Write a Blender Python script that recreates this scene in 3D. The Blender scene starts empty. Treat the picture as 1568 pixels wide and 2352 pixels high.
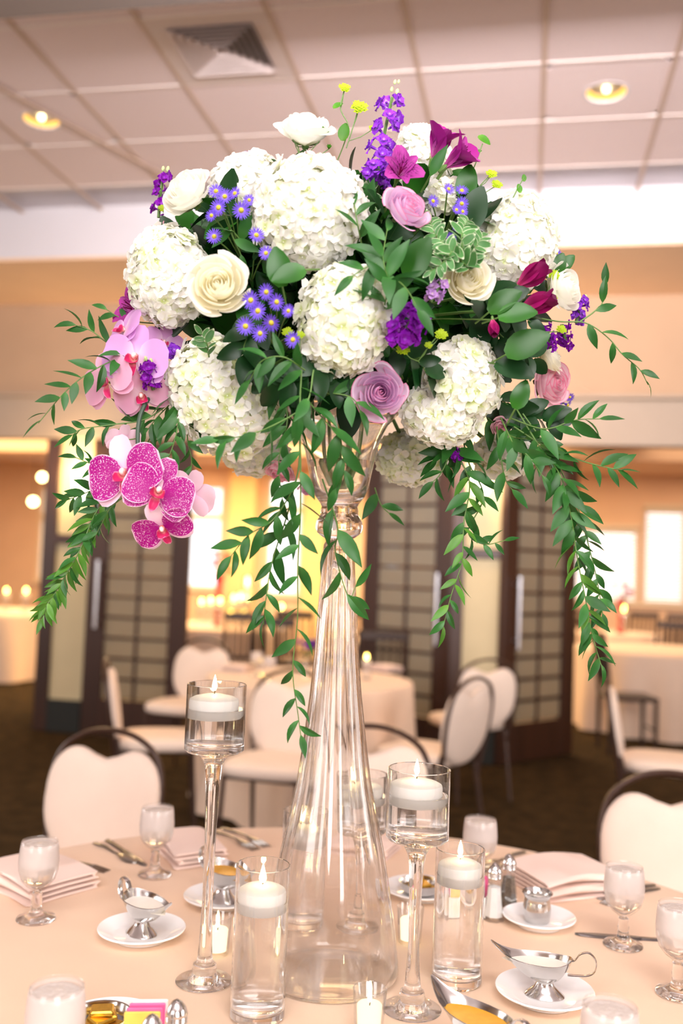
import bpy, math, random
import numpy as np
from mathutils import Matrix, Vector

random.seed(7)
C = bpy.context.scene.collection
SC = bpy.context.scene
PI = math.pi

# ---------------------------------------------------------------- camera
FPX = 2200.0
CAM = Vector((0, 0, 1.43))
YAW, PITCH, ROLL = math.radians(10.94), math.radians(3.2), 0.038
fw = Vector((-math.sin(YAW) * math.cos(PITCH), math.cos(YAW) * math.cos(PITCH), math.sin(PITCH)))
r0 = Vector((math.cos(YAW), math.sin(YAW), 0))
u0 = r0.cross(fw)
rt = r0 * math.cos(ROLL) + u0 * math.sin(ROLL)
up = -r0 * math.sin(ROLL) + u0 * math.cos(ROLL)
cam_data = bpy.data.cameras.new('camera')
cam = bpy.data.objects.new('camera', cam_data)
C.objects.link(cam)
cam.matrix_world = Matrix(((rt.x, up.x, -fw.x, CAM.x), (rt.y, up.y, -fw.y, CAM.y), (rt.z, up.z, -fw.z, CAM.z), (0, 0, 0, 1)))
cam_data.sensor_fit = 'VERTICAL'
cam_data.sensor_height = 36.0
cam_data.lens = FPX / 2352 * 36.0
cam_data.clip_start = 0.05
cam_data.dof.use_dof = True
cam_data.dof.focus_distance = 1.50
cam_data.dof.aperture_fstop = 2.1
SC.camera = cam

def ray(px, py):
    return fw + rt * ((px - 784) / FPX) - up * ((py - 1176) / FPX)
def at(px, py, D):
    return CAM + ray(px, py) * D
def on_z(px, py, z):
    d = ray(px, py)
    return CAM + d * ((z - CAM.z) / d.z)
def on_y(px, py, Y):
    d = ray(px, py)
    return CAM + d * (Y / d.y)
def depth_of(p):
    return (Vector(p) - CAM).dot(fw)

# ---------------------------------------------------------------- world, lights, exposure
SC.view_settings.view_transform = 'Standard'
SC.view_settings.look = 'None'
SC.view_settings.gamma = 1.0
SC.view_settings.use_curve_mapping = False
SC.view_settings.exposure = 0.76
w = bpy.data.worlds.new('world')
SC.world = w
w.use_nodes = True
w.node_tree.nodes['Background'].inputs[0].default_value = (1.0, 0.95, 0.94, 1)
w.node_tree.nodes['Background'].inputs[1].default_value = 1.5

def area_light(name, loc, look, sx, sy, power, col, spread=PI):
    d = bpy.data.lights.new(name, 'AREA')
    d.shape = 'RECTANGLE'; d.size = sx; d.size_y = sy; d.energy = power; d.color = col; d.spread = spread
    o = bpy.data.objects.new(name, d); C.objects.link(o)
    o.location = loc
    o.rotation_euler = (Vector(look) - Vector(loc)).to_track_quat('-Z', 'Y').to_euler()
    return o
# unseen fill lamps added behind and beside the camera, and the flash bounced off the ceiling there
area_light('window_light', (2.2, -3.7, 2.1), (0.2, 3.0, 1.5), 2.6, 2.4, 150, (1.0, 0.96, 0.96))
area_light('window_light_two', (-2.8, -3.7, 2.1), (-0.4, 3.0, 1.5), 2.6, 2.4, 100, (1.0, 0.96, 0.96))
area_light('side_fill_light', (-7.2, 2.2, 2.0), (0.0, 2.6, 1.4), 3.0, 2.0, 75, (1.0, 0.95, 0.94))  # side fills added for ambience, the side walls have no openings
area_light('side_fill_light_two', (6.3, 1.6, 2.0), (0.0, 2.6, 1.4), 3.0, 2.0, 110, (1.0, 0.95, 0.94))
area_light('flash_bounce_light', (0.3, -0.6, 2.85), (-0.3, 5.2, 3.75), 1.6, 0.5, 50, (1.0, 0.92, 0.94), 1.0)
area_light('bounce_light', (0.2, -0.3, 3.78), (-0.2, 1.6, 1.2), 2.6, 2.0, 90, (1.0, 0.95, 0.94))
# warm ceiling lighting of the further dining room
area_light('dining_room_light', (-3.2, 11.2, 2.82), (-3.2, 11.2, 0), 7.0, 4.0, 400, (1.0, 0.70, 0.36))
area_light('dining_room_light_two', (3.2, 11.4, 2.82), (3.2, 11.4, 0), 4.0, 4.0, 65, (1.0, 0.76, 0.52))

def spot_light(name, loc, power, col, angle=1.6, size=0.05):
    d = bpy.data.lights.new(name, 'SPOT'); d.energy = power; d.color = col; d.shadow_soft_size = size; d.spot_size = angle; d.spot_blend = 0.6
    o = bpy.data.objects.new(name, d); C.objects.link(o); o.location = loc
    return o
def point_light(name, loc, power, col, size=0.03):
    d = bpy.data.lights.new(name, 'POINT'); d.energy = power; d.color = col; d.shadow_soft_size = size
    o = bpy.data.objects.new(name, d); C.objects.link(o); o.location = loc
    return o

cy = SC.cycles
cy.max_bounces = 18; cy.transmission_bounces = 18; cy.transparent_max_bounces = 24
cy.diffuse_bounces = 4; cy.glossy_bounces = 6
cy.sample_clamp_indirect = 10.0
cy.use_denoising = True

# ---------------------------------------------------------------- helpers: scene split
def tag(o, label=None, cat=None, group=None, kind=None):
    if label: o['label'] = label
    if cat: o['category'] = cat
    if group: o['group'] = group
    if kind: o['kind'] = kind
    return o
def thing(name, label, cat, M=None, group=None):
    o = bpy.data.objects.new(name, None); C.objects.link(o)
    o.empty_display_size = 0.02
    if M is not None: o.matrix_basis = M
    return tag(o, label, cat, group)
def put(name, mesh, parent=None, M=None):
    o = bpy.data.objects.new(name, mesh); C.objects.link(o)
    if parent is not None: o.parent = parent
    if M is not None: o.matrix_basis = M
    return o
def T(v): return Matrix.Translation(Vector(v))
def Rz(a): return Matrix.Rotation(a, 4, 'Z')
def Rx(a): return Matrix.Rotation(a, 4, 'X')
def Ry(a): return Matrix.Rotation(a, 4, 'Y')
def S(a, b=None, c=None):
    b = a if b is None else b; c = a if c is None else c
    return Matrix.Diagonal((a, b, c, 1))
def frame(loc, zdir, xhint=None, spin=0.0, scale=1.0):
    z = Vector(zdir).normalized()
    h = Vector(xhint) if xhint is not None else Vector((0.31, 0.2, 0.93))
    x = h - z * h.dot(z)
    if x.length < 1e-4: x = Vector((1, 0, 0)) - z * z.x
    x.normalize(); y = z.cross(x)
    M = Matrix(((x.x, y.x, z.x, 0), (x.y, y.y, z.y, 0), (x.z, y.z, z.z, 0), (0, 0, 0, 1)))
    return T(loc) @ M @ Rz(spin) @ S(scale)
def xframe(loc, xdir, znorm, scale=1.0):
    x = Vector(xdir).normalized(); z = Vector(znorm); z = z - x * z.dot(x)
    if z.length < 1e-4: z = Vector((0, 0, 1)).cross(x)
    z.normalize(); y = z.cross(x)
    M = Matrix(((x.x, y.x, z.x, 0), (x.y, y.y, z.y, 0), (x.z, y.z, z.z, 0), (0, 0, 0, 1)))
    return T(loc) @ M @ S(scale)
def copy_tree(o, M=None, label=None):
    c = o.copy(); C.objects.link(c)
    if M is not None: c.matrix_basis = M
    if label: c['label'] = label
    for ch in list(o.children):
        d = copy_tree(ch); d.parent = c
    return c

# ---------------------------------------------------------------- helpers: mesh building
class MB:
    def __init__(s): s.v = []; s.f = []; s.uv = []; s.mi = []; s.cur = 0
    def add(s, vs, fs, uvs=None):
        b = len(s.v); s.v += [tuple(p) for p in vs]
        s.uv += list(uvs) if uvs is not None else [(0.5, 0.5)] * len(vs)
        s.f += [tuple(i + b for i in f) for f in fs]; s.mi += [s.cur] * len(fs)
        return s
    def box(s, x0, x1, y0, y1, z0, z1):
        v = [(x, y, z) for z in (z0, z1) for y in (y0, y1) for x in (x0, x1)]
        return s.add(v, [(0, 2, 3, 1), (4, 5, 7, 6), (0, 1, 5, 4), (2, 6, 7, 3), (0, 4, 6, 2), (1, 3, 7, 5)])
    def bbox(s, x0, x1, y0, y1, z0, z1, b=0.004):
        # box with bevelled upright and horizontal edges (lathed square rings)
        b = min(b, (x1 - x0) / 2.1, (y1 - y0) / 2.1, (z1 - z0) / 2.1)
        rings = []
        for z, i in ((z0, b), (z0 + b, 0), (z1 - b, 0), (z1, b)):
            xa, xb, ya, yb = x0 + i, x1 - i, y0 + i, y1 - i; c = b * 0.6
            rings.append([(xa + c, ya, z), (xb - c, ya, z), (xb, ya + c, z), (xb, yb - c, z), (xb - c, yb, z), (xa + c, yb, z), (xa, yb - c, z), (xa, ya + c, z)])
        v = [p for r in rings for p in r]; f = []
        for k in range(3):
            for i in range(8):
                j = (i + 1) % 8; f.append((k * 8 + i, k * 8 + j, k * 8 + 8 + j, k * 8 + 8 + i))
        f.append(tuple(range(7, -1, -1))); f.append(tuple(range(24, 32)))
        return s.add(v, f)
    def lathe(s, prof, n=32, sx=1.0, sy=1.0, mod=None, ang=0.0):
        v = []; f = []; uv = []; idx = []
        L = len(prof)
        for k, (r, z) in enumerate(prof):
            if r < 1e-6:
                idx.append([len(v)] * n); v.append((0, 0, z)); uv.append((0.5, k / (L - 1)))
            else:
                row = []
                for i in range(n):
                    a = 2 * PI * i / n + ang; rr = r * (mod(a, z) if mod else 1)
                    row.append(len(v)); v.append((rr * math.cos(a) * sx, rr * math.sin(a) * sy, z)); uv.append((i / n, k / (L - 1)))
                idx.append(row)
        for k in range(L - 1):
            a, b = idx[k], idx[k + 1]
            for i in range(n):
                j = (i + 1) % n
                q = [a[i], a[j], b[j], b[i]]; q2 = []
                for t in q:
                    if t not in q2: q2.append(t)
                if len(q2) > 2: f.append(tuple(q2))
        return s.add(v, f, uv)
    def tube(s, pts, rad, n=6, cap=True, flat=1.0, flatdir=None):
        pts = [Vector(p) for p in pts]; m = len(pts)
        if not hasattr(rad, '__len__'): rad = [rad] * m
        v = []; f = []; uv = []
        prev = None
        for k in range(m):
            t = (pts[min(k + 1, m - 1)] - pts[max(k - 1, 0)])
            t = t.normalized() if t.length > 1e-9 else Vector((0, 0, 1))
            h = Vector(flatdir) if flatdir is not None else (prev if prev is not None else (Vector((0, 0, 1)) if abs(t.z) < 0.9 else Vector((1, 0, 0))))
            x = h - t * h.dot(t)
            if x.length < 1e-5: x = Vector((1, 0, 0)) - t * t.x
            x.normalize(); y = t.cross(x); prev = x
            for i in range(n):
                a = 2 * PI * i / n
                v.append(pts[k] + (x * math.cos(a) * flat + y * math.sin(a)) * rad[k]); uv.append((i / n, k / max(1, m - 1)))
        for k in range(m - 1):
            for i in range(n):
                j = (i + 1) % n; f.append((k * n + i, k * n + j, k * n + n + j, k * n + n + i))
        if cap:
            f.append(tuple(range(n - 1, -1, -1))); f.append(tuple(range((m - 1) * n, m * n)))
        return s.add(v, f, uv)
    def ball(s, c, rx, ry=None, rz=None, nu=12, nv=8):
        ry = rx if ry is None else ry; rz = rx if rz is None else rz
        b = MB(); b.lathe([(math.sin(PI * k / nv), -math.cos(PI * k / nv)) for k in range(nv + 1)], nu)
        return s.add([(c[0] + x * rx, c[1] + y * ry, c[2] + z * rz) for x, y, z in b.v], b.f, b.uv)
    def petal(s, L, W, e0=0.2, e1=0.2, cup=0.0, prof=None, nu=2, nv=4, ruffle=0.0, rk=3, M=None, roll=0.0, seed=0, notch=0.0):
        # a blade from the origin along +X; elevation bends e0 -> e1; cup lifts the edges; uv = across, along
        rs = random.Random(seed); ph = rs.random() * 6
        v = []; f = []; uv = []; x = z = 0.0
        for k in range(nv + 1):
            t = k / nv; e = e0 + (e1 - e0) * t
            if k:
                em = e0 + (e1 - e0) * (t - 0.5 / nv)
                x += L / nv * math.cos(em); z += L / nv * math.sin(em)
            hw = W / 2 * (prof(t) if prof else math.sin(PI * min(1, t * 0.97 + 0.03)) ** 0.7)
            for i in range(2 * nu + 1):
                u = (i - nu) / nu
                nz = cup * u * u * hw + ruffle * math.sin(u * rk + ph + t * 2) * t * t
                xx = x - notch * L * (1 - abs(u)) * (1 if k == nv else 0)
                v.append((xx - math.sin(e) * nz, u * hw, z + math.cos(e) * nz)); uv.append(((u + 1) / 2, t))
        c = 2 * nu + 1
        for k in range(nv):
            for i in range(2 * nu): f.append((k * c + i, k * c + i + 1, k * c + c + i + 1, k * c + c + i))
        if M is not None: v = [M @ Vector(p) for p in v]
        return s.add(v, f, uv)
    def mesh(s, name, mats, smooth=True):
        me = bpy.data.meshes.new(name)
        me.from_pydata(s.v, [], s.f)
        uvl = me.uv_layers.new(name='UVMap')
        vi = np.empty(len(me.loops), dtype=np.int32); me.loops.foreach_get('vertex_index', vi)
        uvl.data.foreach_set('uv', np.asarray(s.uv, dtype=np.float32)[vi].ravel())
        if not isinstance(mats, (list, tuple)): mats = [mats]
        for m in mats: me.materials.append(m)
        if len(mats) > 1: me.polygons.foreach_set('material_index', s.mi)
        me.polygons.foreach_set('use_smooth', [smooth] * len(me.polygons))
        if smooth: me.set_sharp_from_angle(angle=math.radians(38))
        me.update()
        return me
    def build(s, name, mats, parent=None, M=None, smooth=True):
        return put(name, s.mesh(name, mats, smooth), parent, M)

def smooth_path(pts, n):
    # Catmull-Rom through the points
    P = [Vector(p) for p in pts]; P = [P[0] * 2 - P[1]] + P + [P[-1] * 2 - P[-2]]
    out = []; segs = len(P) - 3
    for k in range(n + 1):
        t = k / n * segs; i = min(int(t), segs - 1); t -= i
        a, b, c, d = P[i:i + 4]
        out.append(0.5 * ((2 * b) + (c - a) * t + (2 * a - 5 * b + 4 * c - d) * t * t + (3 * b - a - 3 * c + d) * t ** 3))
    return out

# ---------------------------------------------------------------- materials
def lin(c):
    return tuple(((x / 255) / 12.92 if x / 255 <= 0.04045 else ((x / 255 + 0.055) / 1.055) ** 2.4) for x in c) + (1,)
def newmat(name):
    m = bpy.data.materials.new(name); m.use_nodes = True
    nt = m.node_tree; b = nt.nodes['Principled BSDF']
    return m, nt, b
def pmat(name, col, rough=0.5, metal=0.0, spec=0.5, noise=0.0, nscale=20, bump=0.0, bscale=200, rand=0.0, col2=None, stretch=None, sheen=0.0):
    m, nt, b = newmat(name)
    b.inputs['Roughness'].default_value = rough; b.inputs['Metallic'].default_value = metal
    b.inputs['Specular IOR Level'].default_value = spec
    if sheen: b.inputs['Sheen Weight'].default_value = sheen
    base = lin(col); N = nt.nodes; Lk = nt.links
    b.inputs['Base Color'].default_value = base
    tc = None
    if noise or bump or stretch:
        tc = N.new('ShaderNodeTexCoord'); src = tc.outputs['Object']
        if stretch:
            mp = N.new('ShaderNodeMapping'); mp.inputs['Scale'].default_value = stretch
            Lk.new(src, mp.inputs['Vector']); src = mp.outputs['Vector']
    out = None
    if noise or col2:
        if noise:
            nz = N.new('ShaderNodeTexNoise'); nz.inputs['Scale'].default_value = nscale; nz.inputs['Detail'].default_value = 4
            Lk.new(src, nz.inputs['Vector'])
        mx = N.new('ShaderNodeMix'); mx.data_type = 'RGBA'
        mx.inputs[6].default_value = base
        mx.inputs[7].default_value = lin(col2) if col2 else tuple(x * (1 - noise) for x in base[:3]) + (1,)
        if noise:
            cr = N.new('ShaderNodeValToRGB'); cr.color_ramp.elements[0].position = 0.35; cr.color_ramp.elements[1].position = 0.65
            Lk.new(nz.outputs['Fac'], cr.inputs['Fac']); Lk.new(cr.outputs['Color'], mx.inputs[0])
        else:
            oi = N.new('ShaderNodeObjectInfo'); Lk.new(oi.outputs['Random'], mx.inputs[0])
        out = mx.outputs[2]
    if rand:
        oi = N.new('ShaderNodeObjectInfo'); mr = N.new('ShaderNodeMapRange')
        mr.inputs[3].default_value = 1 - rand; mr.inputs[4].default_value = 1 + rand
        Lk.new(oi.outputs['Random'], mr.inputs[0])
        hs = N.new('ShaderNodeHueSaturation')
        if out: Lk.new(out, hs.inputs['Color'])
        else: hs.inputs['Color'].default_value = base
        Lk.new(mr.outputs[0], hs.inputs['Value']); out = hs.outputs['Color']
    if out: Lk.new(out, b.inputs['Base Color'])
    if bump:
        bz = N.new('ShaderNodeTexNoise'); bz.inputs['Scale'].default_value = bscale; bz.inputs['Detail'].default_value = 3
        Lk.new(src, bz.inputs['Vector'])
        bp = N.new('ShaderNodeBump'); bp.inputs['Strength'].default_value = bump; bp.inputs['Distance'].default_value = 0.01
        Lk.new(bz.outputs['Fac'], bp.inputs['Height']); Lk.new(bp.outputs['Normal'], b.inputs['Normal'])
    return m
def translucent(m, fac, col=None):
    nt = m.node_tree; b = nt.nodes['Principled BSDF']; o = nt.nodes['Material Output']
    tr = nt.nodes.new('ShaderNodeBsdfTranslucent'); mx = nt.nodes.new('ShaderNodeMixShader'); mx.inputs[0].default_value = fac
    if col: tr.inputs[0].default_value = lin(col)
    elif b.inputs['Base Color'].links: nt.links.new(b.inputs['Base Color'].links[0].from_socket, tr.inputs[0])
    else: tr.inputs[0].default_value = b.inputs['Base Color'].default_value
    nt.links.new(b.outputs[0], mx.inputs[1]); nt.links.new(tr.outputs[0], mx.inputs[2]); nt.links.new(mx.outputs[0], o.inputs[0])
    return m
def emit(name, col, st):
    m, nt, b = newmat(name)
    e = nt.nodes.new('ShaderNodeEmission'); e.inputs[0].default_value = lin(col); e.inputs[1].default_value = st
    nt.links.new(e.outputs[0], nt.nodes['Material Output'].inputs[0])
    return m
def glass(name, ior=1.45, col=(255, 255, 255), rough=0.0):
    m, nt, b = newmat(name)
    b.inputs['Base Color'].default_value = lin(col); b.inputs['Transmission Weight'].default_value = 1.0
    b.inputs['Roughness'].default_value = rough; b.inputs['IOR'].default_value = ior
    return m
def soft_glass(name, ior=1.45, clear=0.5):
    # refracting glass blended with straight-through clear glass, for thin blown walls
    m = glass(name, ior); N = m.node_tree.nodes; Lk = m.node_tree.links
    tr = N.new('ShaderNodeBsdfTransparent'); mx = N.new('ShaderNodeMixShader'); mx.inputs[0].default_value = clear
    Lk.new(N['Principled BSDF'].outputs[0], mx.inputs[1]); Lk.new(tr.outputs[0], mx.inputs[2]); Lk.new(mx.outputs[0], N['Material Output'].inputs[0])
    return m
def thin_glass(name, tint=(252, 252, 252), k=1.0):
    # a wall so thin that it only reflects and lets light through straight
    m, nt, b = newmat(name); N = nt.nodes; Lk = nt.links
    tr = N.new('ShaderNodeBsdfTransparent'); tr.inputs[0].default_value = lin(tint)
    gl = N.new('ShaderNodeBsdfGlossy'); gl.inputs['Roughness'].default_value = 0.02
    lw = N.new('ShaderNodeLayerWeight'); lw.inputs[0].default_value = 0.5
    pw = N.new('ShaderNodeMath'); pw.operation = 'POWER'; pw.inputs[1].default_value = 4.0; Lk.new(lw.outputs['Facing'], pw.inputs[0])
    fr = N.new('ShaderNodeMath'); fr.operation = 'MULTIPLY_ADD'; fr.inputs[1].default_value = 0.9; fr.inputs[2].default_value = 0.06; fr.use_clamp = True; Lk.new(pw.outputs[0], fr.inputs[0])
    mx = N.new('ShaderNodeMixShader')
    if k != 1.0:
        mu = N.new('ShaderNodeMath'); mu.operation = 'MULTIPLY'; mu.inputs[1].default_value = k; mu.use_clamp = True
        Lk.new(fr.outputs[0], mu.inputs[0]); Lk.new(mu.outputs[0], mx.inputs[0])
    else: Lk.new(fr.outputs[0], mx.inputs[0])
    Lk.new(tr.outputs[0], mx.inputs[1]); Lk.new(gl.outputs[0], mx.inputs[2]); Lk.new(mx.outputs[0], N['Material Output'].inputs[0])
    return m
def petal_mat(name, base, edge=None, tip=None, rough=0.5, tl=0.25, edge_w=0.75, rand=0.04, spots=None, stripes=None, root=None):
    """base colour, another colour towards the rim (uv), one at the root, speckles or streaks of a third"""
    m, nt, b = newmat(name); N = nt.nodes; Lk = nt.links
    b.inputs['Roughness'].default_value = rough; b.inputs['Specular IOR Level'].default_value = 0.25
    uv = N.new('ShaderNodeUVMap'); sp = N.new('ShaderNodeSeparateXYZ'); Lk.new(uv.outputs[0], sp.inputs[0])
    def math_(op, a, c=None, clamp=False):
        n = N.new('ShaderNodeMath'); n.operation = op; n.use_clamp = clamp
        for i, q in enumerate((a, c)):
            if q is None: continue
            if isinstance(q, (int, float)): n.inputs[i].default_value = q
            else: Lk.new(q, n.inputs[i])
        return n.outputs[0]
    def mix(f, a, c):
        x = N.new('ShaderNodeMix'); x.data_type = 'RGBA'; Lk.new(f, x.inputs[0])
        for i, q in ((6, a), (7, c)):
            if isinstance(q, tuple): x.inputs[i].default_value = q
            else: Lk.new(q, x.inputs[i])
        return x.outputs[2]
    def ramp(f, a, c):
        r = N.new('ShaderNodeMapRange'); r.interpolation_type = 'SMOOTHSTEP'
        r.inputs[1].default_value = a; r.inputs[2].default_value = c; Lk.new(f, r.inputs[0]); return r.outputs[0]
    side = math_('ABSOLUTE', math_('SUBTRACT', math_('MULTIPLY', sp.outputs[0], 2.0), 1.0))
    rim = math_('MAXIMUM', side, sp.outputs[1])
    col = lin(base)
    if root: col = mix(ramp(sp.outputs[1], 0.0, 0.45), lin(root), col)
    if spots or stripes:
        mp = N.new('ShaderNodeMapping'); Lk.new(uv.outputs[0], mp.inputs[0])
        mp.inputs[3].default_value = (34, 26, 1) if spots else (38, 7, 1)
        oi = N.new('ShaderNodeObjectInfo'); ad = N.new('ShaderNodeVectorMath'); ad.operation = 'ADD'
        Lk.new(mp.outputs[0], ad.inputs[0]); Lk.new(oi.outputs['Random'], ad.inputs[1])
        nz = N.new('ShaderNodeTexNoise'); nz.inputs['Scale'].default_value = 1.0 if spots else 0.8; nz.inputs['Detail'].default_value = 2
        Lk.new(ad.outputs[0], nz.inputs['Vector'])
        f = ramp(nz.outputs['Fac'], 0.565 if spots else 0.53, 0.635 if spots else 0.59)
        if spots: f = math_('MULTIPLY', f, ramp(rim, 0.15, 0.85))
        if stripes: f = math_('MULTIPLY', f, math_('SUBTRACT', 1.0, ramp(sp.outputs[1], 0.6, 0.95)))
        col = mix(f, col, lin(spots or stripes))
    if edge: col = mix(ramp(rim, edge_w, 1.0), col, lin(edge))
    if tip: col = mix(ramp(sp.outputs[1], 0.55, 1.0), col, lin(tip))
    if rand:
        oi = N.new('ShaderNodeObjectInfo'); mr = N.new('ShaderNodeMapRange'); mr.inputs[3].default_value = 1 - rand; mr.inputs[4].default_value = 1 + rand
        Lk.new(oi.outputs['Random'], mr.inputs[0]); hs = N.new('ShaderNodeHueSaturation')
        if isinstance(col, tuple): hs.inputs['Color'].default_value = col
        else: Lk.new(col, hs.inputs['Color'])
        Lk.new(mr.outputs[0], hs.inputs['Value']); col = hs.outputs[0]
    if isinstance(col, tuple): b.inputs['Base Color'].default_value = col
    else: Lk.new(col, b.inputs['Base Color'])
    if tl: translucent(m, tl)
    return m
# ---------------------------------------------------------------- materials of the room
M_CEIL = pmat('ceiling_tile', (236, 218, 216), 0.9, bump=0.25, bscale=260, noise=0.04, nscale=60, rand=0.015)
M_TBAR = pmat('ceiling_bar', (196, 172, 156), 0.6)
M_TBAR2 = pmat('ceiling_bar_pale', (240, 226, 218), 0.6)
M_BEAM = pmat('beam_paint', (150, 138, 132), 0.8, noise=0.05, nscale=6)
M_WHITE = pmat('white_paint', (214, 208, 211), 0.8, noise=0.02, nscale=5)
M_TAN = pmat('tan_paint', (188, 156, 126), 0.85, noise=0.04, nscale=4)
M_HEADER = pmat('header_paint', (178, 160, 142), 0.85, noise=0.04, nscale=4)
M_PEACH = pmat('peach_paint', (240, 205, 172), 0.85, noise=0.03, nscale=4)
M_CREAM = pmat('cream_panel', (204, 188, 150), 0.7, noise=0.04, nscale=8)
M_OCHRE = pmat('ochre_paint', (238, 200, 140), 0.85, noise=0.05, nscale=3)
M_FARPINK = pmat('far_wall_paint', (226, 190, 160), 0.85, noise=0.05, nscale=3)
M_CARPET = pmat('carpet', (72, 55, 33), 1.0, spec=0.1, noise=0.4, nscale=9, col2=(50, 39, 22), bump=0.6, bscale=420)
M_DOORWOOD = pmat('dark_door_wood', (62, 34, 20), 0.42, noise=0.3, nscale=14, stretch=(1, 1, 0.08))
M_BLACK = pmat('black_base', (28, 30, 26), 0.7, noise=0.1)
M_STEEL = pmat('brushed_steel', (200, 200, 204), 0.28, metal=1.0, noise=0.06, nscale=60)
M_WINFRAME = pmat('window_frame', (224, 206, 180), 0.6)
M_BLIND = translucent(pmat('blind_slat', (240, 230, 216), 0.7), 0.45)
M_LAMP = emit('lamp_glow', (255, 190, 92), 1.15)
M_BULB = emit('bulb_glow', (255, 232, 170), 5.0)
M_SCONCE = emit('sconce_glow', (255, 236, 186), 7.0)
M_VENT = pmat('vent_paint', (214, 198, 192), 0.55)
M_DUCT = pmat('duct_dark', (96, 88, 86), 0.9)
M_FROST = translucent(pmat('frosted_pane', (152, 150, 136), 0.35, noise=0.05, nscale=12), 0.4, (214, 196, 150))

def struct(name, mb, mat, parent=None, smooth=False):
    o = mb.build(name, mat, parent, None, smooth)
    if parent is None: o['kind'] = 'structure'
    return o

# floor, ceiling
struct('floor', MB().box(-11.5, 7.5, -4.0, 15.0, -0.12, 0.0), M_CARPET)
CZ = 3.84
ceil = struct('ceiling', MB().box(-7.5, 6.5, -1.0, 6.1, CZ + 0.03, CZ + 0.12), M_WHITE)
TX0, TY0, TP = 0.027, 4.494, 0.598
VENT_I, VENT_J = -3, -1
LIGHT_TILES = {}
tile_mesh = {}
def tile_mb(hole=None):
    g = 0.006; h = TP / 2 - g; m = MB()
    if hole is None:
        m.bbox(-h, h, -h, h, 0, 0.016, 0.006)
    else:
        hx, hy, r = hole; n = 24   # a tile with a round cut-out for the downlight
        sq = []; ci = []
        for i in range(n):
            a = 2 * PI * i / n + PI / n; cx, sy = math.cos(a), math.sin(a); q = h / max(abs(cx), abs(sy))
            sq.append((cx * q, sy * q)); ci.append((hx + r * cx, hy + r * sy))
        v = [(x, y, 0) for x, y in sq] + [(x, y, 0) for x, y in ci] + [(x, y, 0.016) for x, y in sq] + [(x, y, 0.016) for x, y in ci]
        f = []
        for i in range(n):
            j = (i + 1) % n
            f += [(i, n + i, n + j, j), (2 * n + i, 2 * n + j, 3 * n + j, 3 * n + i), (n + i, 3 * n + i, 3 * n + j, n + j), (i, j, 2 * n + j, 2 * n + i)]
        m.add(v, f)
    return m.mesh('ceiling_tile', M_CEIL, False)
tile_plain = tile_mb()
lamps_px = ((95, 277, 100), (1392, 213, 108))
lamp_pos = [on_z(x, y, CZ) for x, y, s in lamps_px]
def tile_ij(p): return (math.floor((p.x - TX0) / TP), math.floor((p.y - TY0) / TP))
for i in range(-10, 6):
    for j in range(-4, 3):
        if i == VENT_I and j == VENT_J: continue
        cx, cyy = TX0 + (i + 0.5) * TP, TY0 + (j + 0.5) * TP
        if cyy + TP / 2 > 6.12: continue
        me = tile_plain
        for p in lamp_pos:
            if tile_ij(p) == (i, j): me = tile_mb((p.x - cx, p.y - cyy, 0.098))
        put('ceiling_tile', me, ceil, T((cx, cyy, CZ)))
bar_long = MB().bbox(-0.013, 0.013, -1.9, 1.62, -0.006, 0.01, 0.003).mesh('ceiling_bar', M_TBAR, False)
bar_cross = MB().bbox(-5.98, 3.6, -0.010, 0.010, -0.004, 0.01, 0.003).mesh('ceiling_bar', M_TBAR2, False)
for i in range(-10, 7): put('ceiling_bar', bar_long, ceil, T((TX0 + i * TP, TY0, CZ)))
for j in range(-3, 3): put('ceiling_bar', bar_cross, ceil, T((0, TY0 + j * TP, CZ)))
struct('ceiling_near', MB().box(-7.5, 6.5, -1.0, 2.9, CZ, CZ + 0.02), M_CEIL)
struct('ceiling_rear', MB().box(-7.5, 6.5, -4.0, -1.0, CZ, CZ + 0.12), M_CEIL)
struct('wall_back', MB().box(-7.5, 6.5, -4.1, -4.0, 0, CZ), M_TAN)
struct('wall_left', MB().box(-7.6, -7.5, -4.0, 7.3, 0, CZ), M_TAN)
struct('wall_right', MB().box(6.5, 6.6, -4.0, 7.3, 0, CZ), M_TAN)
struct('beam', MB().box(-7.5, 6.5, 2.95, 3.60, 3.70, CZ + 0.02), M_BEAM)
# thin track that crosses the tiles at an angle on the left
a, b_ = on_z(0, 198, CZ), on_z(372, 398, CZ)
d = (b_ - a).normalized(); a = a - d * 0.6
tr = MB().bbox(0, (b_ - a).length, -0.016, 0.016, -0.014, -0.002, 0.004)
o = struct('trim_1', tr, M_TBAR); o.matrix_basis = T((a.x, a.y, CZ - 0.001)) @ Rz(math.atan2(d.y, d.x))

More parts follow.
